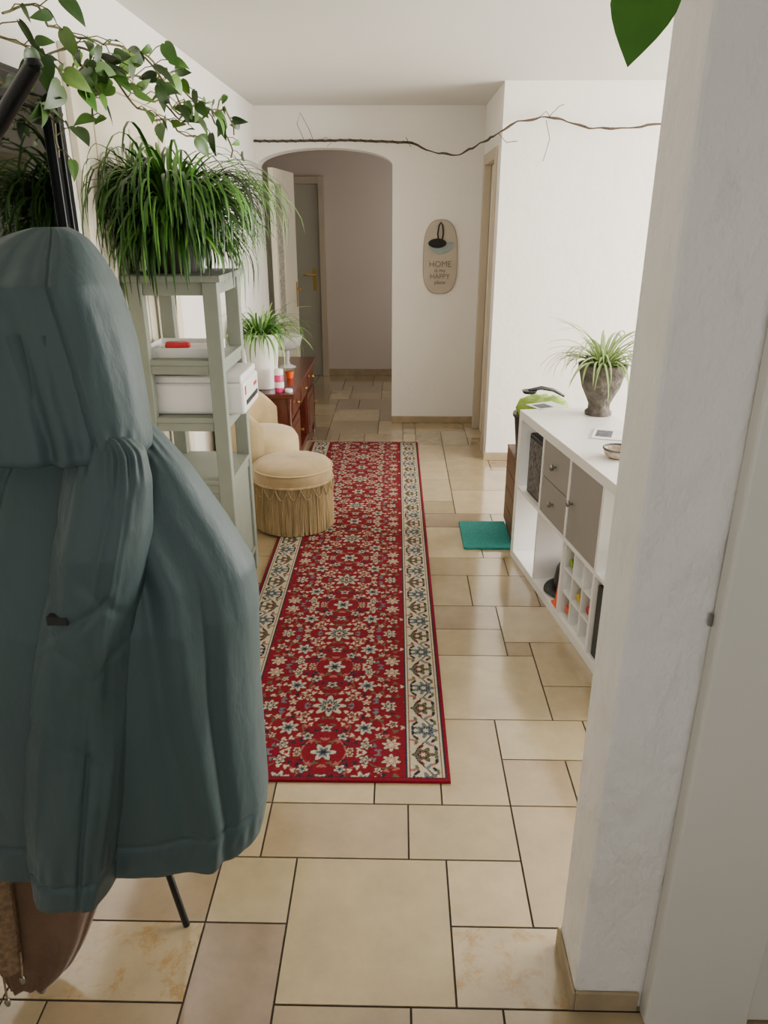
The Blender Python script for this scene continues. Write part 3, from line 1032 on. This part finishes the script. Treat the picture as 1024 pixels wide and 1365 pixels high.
def hood_fold(t, c_, q_, z):
    if q_ > 0:
        return 0
    d = -.006 * gauss(c_ - (.36 + .22 * t), .014)
    d -= .012 * gauss(c_ - (-.1 + .25 * t), .06) * t
    d += .008 * gauss(c_ - (.05 + .25 * t), .07) * t
    d += .0018 * gauss(t - .95, .05) * math.sin(math.atan2(q_, c_) * 28)
    return d


build('hood', loft(hood_rows, lambda t: 1.035 - .03 * t, lambda t: .09 * min(1, .25 + t * 3), 120, 240, lambda t: .007 + .006 * t, 9.3, kf=1.1, kz=2.2, rid=.15, extra=hood_fold), M['coat'], ct, smooth=180)
slv = [(572, 122, 146), (580, 108, 172), (600, 98, 192), (640, 90, 200), (700, 84, 199), (760, 75, 193), (820, 64, 185), (900, 53, 181), (980, 46, 177), (1060, 45, 169), (1120, 48, 161), (1163, 52, 156)]


def sleeve_fold(t, c_, q_, z):
    d = 0
    for (t0, s_, A_) in ((.30, .10, .004), (.38, -.08, .006), (.46, .12, .005), (.55, -.1, .004), (.66, .08, .003)):
        d -= A_ * gauss(t - t0 - s_ * c_, .014) * (.6 + .4 * math.sin(c_ * 3 + t0 * 20))
    d -= .006 * gauss(c_ - .35, .05) * min(1, max(0, t - .5) * 4)
    d -= .007 * gauss(t - .955, .006)
    d += .002 * max(0, 1 - abs(t - .93) / .05) * math.sin(math.atan2(q_, c_) * 22)
    d += .003 * gauss(t - .06, .04) * math.sin(math.atan2(q_, c_) * 18)
    return d


sl = loft(slv, lambda t: .965 - .02 * t, lambda t: .02 + .055 * min(1, t * 4), 220, 160, lambda t: .008 + .006 * t, 2.7, kf=1.0, kz=4, rid=.25, extra=sleeve_fold)
build('sleeve', sl, M['coat'], ct, smooth=180)
pa = P(79, 825, Y=.885)
cand = [q for q in sl.v if abs(q[0] - pa.x) < .014 and abs(q[2] - pa.z) < .008 and q[1] < .95]
yfront = sorted(q[1] for q in cand)[len(cand) // 3] if cand else .89
pq = MB()
pq.box(pa.x - .0145, pa.x + .0145, yfront - .003, yfront + .01, pa.z - .0065, pa.z + .0065)
build('patch', pq, M['blackp'], ct, bevel=.0005)

bj = thing('suede_jacket', 'brown suede jacket with tan woven trim hanging below the teal coat', 'jacket', (-.6, 1.12, .1))
jr = [(1075, -120, 150), (1110, -110, 162), (1150, -100, 158), (1180, -80, 138), (1240, -40, 116), (1275, 0, 96), (1292, 20, 72)]
build('body', loft(jr, 1.13, .05, 60, 160, .022, 6.6, kf=2.2, kz=1.6), M['suede'], bj, smooth=180)
jt = [(1130, -50, 12), (1180, -40, 16), (1240, -20, 24), (1285, 0, 28)]
build('trim', loft(jt, 1.07, .02, 40, 60, .004, 1.6), M['weave'], bj, smooth=180)
for (pts_) in ([(2, 1285), (6, 1310), (10, 1335)], [(27, 1270), (29, 1290), (30, 1305)]):
    pp = [P(u, v, Y=1.05) for u, v in pts_]
    cd = build('cord', MB().tube(pp, .0022, 6), M['weave'], bj, smooth=60)
    e_ = pp[-1]
    build('cord_stop', MB().tube([e_ + Vector((0, 0, .008)), e_, e_ - Vector((0, 0, .012))], [.004, .0065, .004], 10), M['steel'], cd, smooth=60)

# ------------------------------------------------------------ pouf
pf = (-.575, 3.83, .0095)
po = thing('fringed_pouf', 'round tan velvet pouf with long fringe at the edge of the red runner', 'pouf', pf)
build('body', MB().lathe([(.19, .012), (.2, .03), (.2, .26), (.19, .27)], 48, pf), M['velvet'], po, smooth=40)
build('cushion', MB().lathe([(.19, .268), (.212, .275), (.216, .3), (.214, .335), (.2, .358), (.16, .37), (.1, .375), (.03, .376), (.004, .374)], 64, pf), M['velvet'], po, smooth=60)
pp = [(pf[0] + .2155 * math.cos(2 * PI * i / 64), pf[1] + .2155 * math.sin(2 * PI * i / 64), pf[2] + .338) for i in range(65)]
build('piping', MB().tube(pp, .0045, 8), M['velvet2'], po, smooth=60)
pp = [(pf[0] + .2145 * math.cos(2 * PI * i / 64), pf[1] + .2145 * math.sin(2 * PI * i / 64), pf[2] + .272) for i in range(65)]
build('braid', MB().tube(pp, .008, 8), M['fringe'], po, smooth=60)
fq = MB()
random.seed(2)
nf = 160
for i in range(nf):
    a = 2 * PI * i / nf
    r1 = .213 + random.uniform(-.002, .003)
    a2 = a + random.uniform(-.015, .015)
    fq.tube([(pf[0] + .211 * math.cos(a), pf[1] + .211 * math.sin(a), pf[2] + .27), (pf[0] + r1 * math.cos(a), pf[1] + r1 * math.sin(a), pf[2] + .15),
             (pf[0] + r1 * math.cos(a2), pf[1] + r1 * math.sin(a2), pf[2] + .004)], [.0032, .0038, .0048], 6)
    if i % 8 == 0:
        lp = []
        for k in range(9):
            aa = a + 2 * PI * 8 / nf * k / 8
            lp.append((pf[0] + .221 * math.cos(aa), pf[1] + .221 * math.sin(aa), pf[2] + .268 - .06 * math.sin(PI * k / 8)))
        fq.tube(lp, .003, 6)
build('fringe', fq, M['fringe'], po, smooth=60)

# tub armchair
cc_ = Vector((-.815, 4.22, 0))
ch_ = thing('tub_armchair', 'small cream velvet tub chair between the green rack and dark sideboard', 'chair', tuple(cc_))
build('seat', MB().lathe([(.19, .2), (.222, .21), (.225, .33), (.222, .39), (.2, .425), (.13, .44), (.004, .445)], 48, cc_), M['velvet2'], ch_, smooth=60)
bq = MB()
nseg, nh = 36, 14
vs, fs = [], []
for i in range(nseg + 1):
    a = R(75) + R(210) * i / nseg
    f = abs(i - nseg / 2) / (nseg / 2)
    top = .74 - .22 * f ** 2.2
    for j in range(nh):
        t = 2 * PI * j / nh
        zc = (.2 + top) / 2
        hz = (top - .2) / 2
        endf = max(.12, min(1, (1 - f) * 8))
        rr_ = .2485 + (.022 * math.cos(t)) * endf
        zv = zc + hz * math.copysign(abs(math.sin(t)) ** .5, math.sin(t))
        x = cc_.x + rr_ * math.cos(a)
        vs.append((max(x, -1.053), cc_.y + rr_ * math.sin(a), zv))
for i in range(nseg):
    for j in range(nh):
        j2 = (j + 1) % nh
        fs.append((i * nh + j, (i + 1) * nh + j, (i + 1) * nh + j2, i * nh + j2))
fs.append(tuple(range(nh)))
fs.append(tuple(nseg * nh + j for j in range(nh)))
bq.add(vs, fs)
build('backrest', bq, M['velvet2'], ch_, smooth=60)
for (dx, dy) in ((-.14, -.14), (-.14, .14), (.12, -.14), (.12, .14)):
    build('leg', MB().tube([(cc_.x + dx * .95, cc_.y + dy * .95, .205), (cc_.x + dx, cc_.y + dy, .001)], [.018, .011], 12), M['wood'], ch_, smooth=40)

# ------------------------------------------------------------ sideboard
bx0, bx1, by0, by1 = -1.05, -.665, 4.52, 5.82
sb = thing('sideboard', 'dark cherry wood sideboard against the left wall beyond the pouf', 'sideboard', ((bx0 + bx1) / 2, (by0 + by1) / 2, 0))
build('top', MB().box(bx0, bx1 + .02, by0 - .02, by1 + .02, .555, .585), M['cherry'], sb, bevel=.006)
q = MB().box(bx0, bx1 - .02, by0, by0 + .02, .06, .555).box(bx0, bx1 - .02, by1 - .02, by1, .06, .555)
q.box(bx0, bx0 + .01, by0 + .02, by1 - .02, .06, .555).box(bx0 + .01, bx1 - .02, by0 + .02, by1 - .02, .06, .08)
q.box(bx0 + .01, bx1 - .02, by0 + .02, by1 - .02, .39, .405)
for k in (1, 2):
    y = by0 + (by1 - by0) * k / 3
    q.box(bx0 + .01, bx1 - .02, y - .01, y + .01, .08, .555)
build('body', q, M['cherry'], sb, bevel=.002)
build('plinth', MB().box(bx0 + .01, bx1 - .035, by0 + .01, by1 - .01, 0, .06), M['cherry'], sb, bevel=.003)
for x, y in ((bx1 - .03, by0 - .004), (bx1 - .03, by1 - .02)):
    build('corner_post', MB().lathe([(.014, .0), (.014, .06), (.018, .07), (.012, .09), (.016, .3), (.012, .5), (.018, .53), (.018, .555)], 16, (x + .012, y + .012, 0)), M['cherry'], sb, smooth=40)
for k in range(3):
    ya_, yb2 = by0 + .025 + (by1 - by0 - .03) * k / 3, by0 + (by1 - by0 - .03) * (k + 1) / 3
    dr = build('drawer', MB().box(bx1 - .035, bx1 - .005, ya_, yb2, .41, .55).box(bx1 - .006, bx1, ya_ + .03, yb2 - .03, .435, .525), M['cherry'], sb, bevel=.003)
    ym = (ya_ + yb2) / 2
    build('knob', MB().tube([(bx1, ym, .48), (bx1 + .012, ym, .48), (bx1 + .022, ym, .48)], [.006, .012, .008], 12), M['brass'], dr, smooth=40)
    if k != 1:
        dd = build('door', MB().box(bx1 - .035, bx1 - .008, ya_, yb2, .085, .385).box(bx1 - .009, bx1 - .003, ya_ + .05, yb2 - .05, .135, .335), M['cherry'], sb, bevel=.003)
        build('knob', MB().tube([(bx1 - .008, yb2 - .03, .25), (bx1 + .01, yb2 - .03, .25), (bx1 + .018, yb2 - .03, .25)], [.006, .011, .008], 12), M['brass'], dd, smooth=40)
for k, (mm, hh_, lb) in enumerate((('paper', .22, 'tall white book standing in the open middle bay of the sideboard'), ('ink', .19, 'grey book standing in the open middle bay of the sideboard'), ('tealcup', .2, 'pale teal book standing in the open middle bay of the sideboard'))):
    y = by0 + .47 + k * .05
    bk = thing('book', lb, 'book', (-.8, y + .017, .0805), group='books in the sideboard bay')
    build('cover', MB().box(-.88, -.71, y, y + .003, .0805, .08 + hh_).box(-.88, -.71, y + .031, y + .034, .0805, .08 + hh_).box(-.71, -.707, y, y + .034, .0805, .08 + hh_), M[mm], bk)
    build('pages', MB().box(-.878, -.71, y + .003, y + .031, .084, .076 + hh_), M['paper'], bk)

TZ = .5855
p_ = Vector((-.865, 4.70, TZ))
vp = thing('potted_spider_plant', 'spider plant in a tall white planter on the sideboard', 'plant', tuple(p_))
build('planter', MB().lathe([(.08, 0), (.085, .005), (.112, .33), (.116, .33), (.116, .345), (.106, .345), (.1, .31)], 36, p_), M['ceramic'], vp, smooth=40)
build('soil', MB().lathe([(.1, .3), (.099, .315), (.04, .32), (.003, .322)], 24, p_), M['soil'], vp, smooth=60)
fo = MB()
random.seed(21)
for i in range(210):
    a = random.uniform(0, 2 * PI)
    blade(fo, (p_.x + .05 * math.cos(a), p_.y + .05 * math.sin(a), p_.z + .315), a, random.uniform(.5, 1.5), random.uniform(.18, .38), random.uniform(.005, .009),
          random.uniform(1.2, 2.7), gcol(random.choice(['#4a7a2a', '#6b9a3d', '#8db863', '#35601c']), .2), 8, xmin=-1.05)
build('foliage', fo, M['leaf'], vp, colattr=True, smooth=180)
p_ = Vector((-.81, 5.4, TZ))
gb = thing('glass_compote', 'clear footed glass bowl on the sideboard', 'bowl', tuple(p_))
build('bowl', MB().lathe([(.02, .12), (.06, .13), (.1, .16), (.115, .215), (.118, .225), (.108, .215), (.09, .165), (.05, .14), (.003, .135)], 40, p_), M['glass'], gb, smooth=60)
build('foot', MB().lathe([(.06, 0), (.058, .008), (.02, .02), (.012, .05), (.018, .07), (.012, .09), (.02, .12)], 32, p_), M['glass'], gb, smooth=60)
for k, (dx, dy, mm, lb) in enumerate(((.03, .0, 'paper', 'pale sweet at the right in the glass bowl'), (-.03, .02, 'clay', 'beige sweet at the left in the glass bowl'), (0, -.035, 'ceramic', 'white sweet nearest the camera in the glass bowl'))):
    q = MB().lathe([(.003, 0), (.018, .006), (.022, .02), (.016, .034), (.003, .038)], 16, (p_.x + dx, p_.y + dy, p_.z + .15))
    tag(build('sweet', q, M[mm], smooth=60), lb, 'sweet', 'sweets in the glass bowl')
p_ = Vector((-.745, 4.57, TZ))
jr_ = thing('candle_jar', 'bright pink jar with white lid at the near end of the sideboard', 'jar', tuple(p_))
build('jar', MB().lathe([(.028, 0), (.03, .004), (.03, .1), (.026, .108)], 28, p_), M['pinkj'], jr_, smooth=40)
build('lid', MB().lathe([(.029, .108), (.029, .14), (.026, .144)], 28, p_), M['ceramic'], jr_, smooth=40)
build('label_band', MB().lathe([(.0303, .03), (.0303, .065)], 28, p_), M['paper'], jr_, smooth=40)
p_ = Vector((-.74, 5.0, TZ))
tc_ = thing('tea_light_cup', 'small orange red cup behind the pink jar on the sideboard', 'cup', tuple(p_))
build('cup', MB().lathe([(.022, 0), (.032, .05), (.03, .05), (.02, .006)], 24, p_), M['orange'], tc_, smooth=40)
build('rim', MB().lathe([(.032, .048), (.034, .052), (.03, .054)], 24, p_), M['brass'], tc_, smooth=40)
p_ = Vector((-.685, 4.56, TZ))
tag(build('pill_tin', MB().lathe([(.022, 0), (.024, .003), (.024, .018), (.021, .021)], 24, p_), M['ceramic'], smooth=40), 'tiny white round tin at the front corner of the sideboard', 'tin')

# ------------------------------------------------------------ plant and papers on the cube shelf
pw = P(797, 552, Z=KH)
pw.z += .0005
pp_ = thing('potted_spider_plant', 'sparse spider plant in a weathered stone goblet pot on the white shelf', 'plant', tuple(pw))
build('pot', MB().lathe([(.06, 0), (.061, .014), (.049, .025), (.048, .05), (.062, .08), (.084, .125), (.097, .175), (.101, .195), (.107, .2), (.109, .228), (.102, .233), (.092, .228), (.09, .2)], 40, pw), M['stonepot'], pp_, smooth=40)
build('soil', MB().lathe([(.091, .19), (.09, .207), (.04, .215), (.003, .216)], 24, pw), M['soil'], pp_, smooth=60)
fo = MB()
random.seed(8)
for i in range(95):
    a = random.uniform(0, 2 * PI)
    blade(fo, (pw.x + .02 * math.cos(a), pw.y + .02 * math.sin(a), pw.z + .208), a, random.uniform(.6, 1.5), random.uniform(.18, .38), random.uniform(.006, .0105),
          random.uniform(1.2, 2.9), gcol(random.choice(['#5f8a34', '#86a956', '#4a7428', '#3a621c']), .15), 9, col2=lin('#b7c98a'))
build('foliage', fo, M['leaf'], pp_, colattr=True, smooth=180)
rn = MB()
rn.tube([pw + Vector((.03, .02, .21)), pw + Vector((.1, .03, .25)), pw + Vector((.145, .02, .2)), pw + Vector((.14, 0, .1)), pw + Vector((.12, -.03, .04))], .002, 6)
build('runner_stem', rn, M['stem'], pp_, smooth=60)


def sheet(name, label, cat, u, v, w, d, rot, z=KH, inkbox=True, th=.002, m='paper'):
    c = P(u, v, Z=z)
    o = thing(name, label, cat, (c.x, c.y, z + .0003), KR + rot)
    build('page', MB().box(-w / 2, w / 2, -d / 2, d / 2, 0, th), M[m], o, local=True)
    if inkbox:
        build('print', MB().box(-w * .4, w * .1, -d * .35, d * .3, th, th + .0004), M['ink'], o, local=True)
    return o


sheet('letter', 'white printed letter at the far end of the white shelf top', 'letter', 728, 541, .15, .12, .3)
sheet('magazine', 'folded grey and white leaflet in front of the stone pot', 'leaflet', 812, 580, .13, .16, -.5, th=.005)
rc = P(824, 610, Z=KH)
rb = thing('wicker_bowl', 'small round wicker bowl near the white wall end on the shelf top', 'bowl', tuple(rc))
build('bowl', MB().lathe([(.03, 0), (.05, .012), (.058, .035), (.055, .036), (.045, .014), (.02, .006)], 30, rc), M['woven'], rb, smooth=50)
build('rim', MB().tube([(rc.x + .0565 * math.cos(2 * PI * i / 30), rc.y + .0565 * math.sin(2 * PI * i / 30), rc.z + .037) for i in range(31)], .004, 8), M['ink'], rb, smooth=50)

# ------------------------------------------------------------ crate + bucket at the far end of the shelf
cr_ = thing('wooden_crate', 'upright brown wooden crate behind the far end of the white shelf', 'crate', (.77, 3.72, 0))
for (x0_, x1_, y0_, y1_) in ((.61, .64, 3.56, 3.59), (.61, .64, 3.85, 3.88), (.9, .93, 3.56, 3.59), (.9, .93, 3.85, 3.88)):
    build('post', MB().box(x0_, x1_, y0_, y1_, 0, .44), M['wood'], cr_, bevel=.002)
q = MB()
for k in range(4):
    z = .03 + k * .103
    q.box(.597, .61, 3.555, 3.885, z, z + .098); q.box(.61, .93, 3.545, 3.56, z, z + .098); q.box(.93, .943, 3.56, 3.88, z, z + .098); q.box(.61, .93, 3.88, 3.893, z, z + .098)
build('slats', q, M['wood'], cr_, bevel=.002)
build('top', MB().box(.597, .943, 3.55, 3.89, .44, .455), M['wood'], cr_, bevel=.002)
bc = Vector((.735, 3.71, .4555))
bn = thing('black_bucket', 'black bucket on the wooden crate behind the white shelf', 'bucket', tuple(bc))
build('bucket', MB().lathe([(.115, 0), (.12, .005), (.14, .2), (.148, .202), (.148, .215), (.13, .215), (.112, .012)], 36, bc), M['blackp'], bn, smooth=40)
bg = MB().lathe([(.09, .0), (.11, .16), (.124, .2), (.134, .23), (.122, .262), (.08, .28), (.04, .286), (.004, .284)], 40, bc + Vector((0, 0, .014)))
for i in range(len(bg.v)):
    x, y, z = bg.v[i]
    if z > bc.z + .235:
        k = noise.noise(Vector((x * 20, y * 20, z * 20))) * .02
        bg.v[i] = (x + k, y + k, z + k)
tag(build('green_bag', bg, M['green'], smooth=60), 'lime green bag bulging out of the black bucket', 'bag')
lc = P(712, 524, Y=3.7)
ld = thing('black_ladle', 'black curved ladle lying over the green bag behind the shelf', 'ladle', tuple(lc))
build('handle', MB().tube([P(705, 520, Y=3.62), P(722, 517, Y=3.64), P(738, 520, Y=3.66), P(752, 528, Y=3.68)], [.007, .01, .009, .007], 10), M['blackp'], ld, smooth=50)
build('head', MB().lathe([(.004, -.012), (.03, -.008), (.038, .006), (.034, .007), (.003, -.004)], 24, P(706, 522, Y=3.62)), M['blackp'], ld, smooth=50)

# ------------------------------------------------------------ plaque on the arch wall
pc_ = P(587, 343, Y=6.045)
pl = thing('wall_plaque', 'oval pale clay wall board lettered HOME beside the archway', 'plaque', (pc_.x, 6.055, pc_.z - .26))
hw2, hh2 = .13, .27
poly = []
for i in range(48):
    a = 2 * PI * i / 48
    x = hw2 * math.copysign(abs(math.cos(a)) ** .75, math.cos(a))
    z = hh2 * math.copysign(abs(math.sin(a)) ** .62, math.sin(a))
    poly.append((pc_.x + x * (1 - .06 * math.sin(a)), pc_.z + z))
build('board', MB().prism(poly, 6.042, 6.0595), M['clay'], pl, bevel=.003)
rim = [(x, 6.046, z) for (x, z) in poly] + [(poly[0][0], 6.046, poly[0][1])]
build('rim', MB().tube(rim, .003, 6), M['clayrim'], pl, smooth=60)
lpz = pc_.z + .1
pts_ = [(pc_.x - .014, 6.036, lpz - .0), (pc_.x - .024, 6.034, lpz + .07), (pc_.x - .016, 6.034, lpz + .13), (pc_.x - .002, 6.034, lpz + .15), (pc_.x + .012, 6.034, lpz + .13), (pc_.x + .018, 6.034, lpz + .07), (pc_.x + .006, 6.036, lpz - .0)]
build('hanging_loop', MB().tube(pts_, .0055, 8), M['cordm'], pl, smooth=60)
pol = [(pc_.x + .1 * math.cos(a), lpz + .01 + .085 * math.sin(a)) for a in [PI + PI * i / 16 for i in range(17)]]
build('cup_emblem', MB().prism(pol, 6.036, 6.042), M['tealcup'], pl)
pol = [(pc_.x - .025 + .07 * math.cos(a), lpz + .002 + .035 * math.sin(a)) for a in [2 * PI * i / 20 for i in range(20)]]
build('dark_emblem', MB().prism(pol, 6.032, 6.036), M['cordm'], pl)


def text(parent, s, size, loc, m, name='lettering'):
    cu = bpy.data.curves.new('t', 'FONT')
    cu.body = s; cu.size = size; cu.align_x = 'CENTER'; cu.extrude = .001
    to = bpy.data.objects.new('t', cu)
    C.objects.link(to)
    bpy.context.view_layer.update()
    me_ = bpy.data.meshes.new_from_object(to.evaluated_get(bpy.context.evaluated_depsgraph_get()))
    bpy.data.objects.remove(to)
    me_.transform(Matrix.Translation(loc) @ Matrix.Rotation(PI / 2, 4, 'X'))
    me_.transform(ROOT[parent.name].inverted())
    me_.materials.clear(); me_.materials.append(m)
    o = bpy.data.objects.new(name, me_)
    C.objects.link(o)
    o.parent = parent
    return o


for (s_, sz, dz) in (('HOME', .062, -.07), ('is my', .042, -.11), ('HAPPY', .052, -.158), ('place', .042, -.198)):
    text(pl, s_, sz, (pc_.x, 6.0395, pc_.z + dz), M['text'])

# ------------------------------------------------------------ branch garland across the room
gp = [(341, 188, 5.98), (400, 188, 5.98), (470, 187, 5.97), (545, 190, 5.95), (580, 203, 5.9), (612, 207, 5.7), (640, 192, 5.35), (662, 179, 4.99), (690, 162, 4.97), (720, 156, 4.97), (750, 160, 4.97), (785, 170, 4.96), (820, 171, 4.96), (872, 166, 4.95), (960, 160, 4.95)]
pts_ = [P(u, v, Y=y) for u, v, y in gp]
pts_[0].x = -1.068
ga = thing('branch_garland', 'thin twisted branch with black cord strung across below the ceiling', 'garland', tuple(pts_[3]))
fine = []
for i in range(len(pts_) - 1):
    for k in range(6):
        q = pts_[i].lerp(pts_[i + 1], k / 6)
        nn = noise.noise(q * 14) * (.25 if i < 3 else 1)
        fine.append(q + Vector((0, nn * .01, nn * .012)))
fine.append(pts_[-1])
build('branch', MB().tube(fine, [.0085 if i < 20 else .006 + .002 * math.sin(i) for i in range(len(fine))], 7), M['twig'], ga, smooth=60)
cd = MB()
hel = []
for i in range(300):
    f = i / 299 * 19
    i0 = int(f)
    q = fine[i0].lerp(fine[i0 + 1], f - i0)
    hel.append(q + Vector((0, .006 * math.cos(i * .35), .006 * math.sin(i * .35))))
cd.tube(hel, .005, 5)
build('cord', cd, M['cordm'], ga, smooth=60)
for (y, ps) in ((5.96, [(405, 186), (396, 165), (400, 150), (412, 172), (418, 188)]), (5.96, [(425, 188), (435, 183), (442, 190), (436, 195)]), (5.94, [(545, 190), (541, 183), (548, 196)]),
                (4.96, [(720, 156), (728, 148), (735, 158)]), (4.96, [(730, 158), (745, 142), (752, 139)]), (4.97, [(665, 178), (675, 190), (690, 188)]), (4.96, [(728, 160), (733, 185), (724, 215)])):
    build('twig', MB().tube([P(u, v, Y=y) for u, v in ps], .0022, 5), M['twig'], ga, smooth=60)
for (u, v) in ((722, 157), (960, 160)):
    q = P(u, v, Y=4.96)
    build('thread', MB().tube([q, (q.x + .01, 4.96, CEIL)], .0008, 5), M['paper'], ga)

# ------------------------------------------------------------ lights
def area(name, loc, rot, sx, sy, e, col=(1, 1, 1)):
    l = bpy.data.lights.new(name, 'AREA')
    l.shape = 'RECTANGLE'; l.size = sx; l.size_y = sy; l.energy = e; l.color = col
    o = bpy.data.objects.new(name, l)
    C.objects.link(o)
    o.location = loc; o.rotation_euler = rot
    return o


area('window_daylight', (3.48, 3.25, 1.45), (0, R(90), 0), 1.35, 2.6, 310, (1, .972, .925))
area('back_fill', (.3, -1.17, 1.4), (R(90), 0, 0), 1.95, 1.35, 14, (1, .985, .96))  # soft fill lamp added behind the camera, set in the added window
area('hall_fill', (1.15, 7.2, 1.5), (0, R(90), 0), 1.2, 1.0, 10, (1, .95, .9))  # lamp added to brighten the hall, whose walls have no window
w = bpy.data.worlds.new('sky')
SC.world = w
w.use_nodes = True
sky = w.node_tree.nodes.new('ShaderNodeTexSky')
sky.sky_type = 'HOSEK_WILKIE'
bgn = w.node_tree.nodes['Background']
w.node_tree.links.new(sky.outputs[0], bgn.inputs['Color'])
bgn.inputs['Strength'].default_value = .8
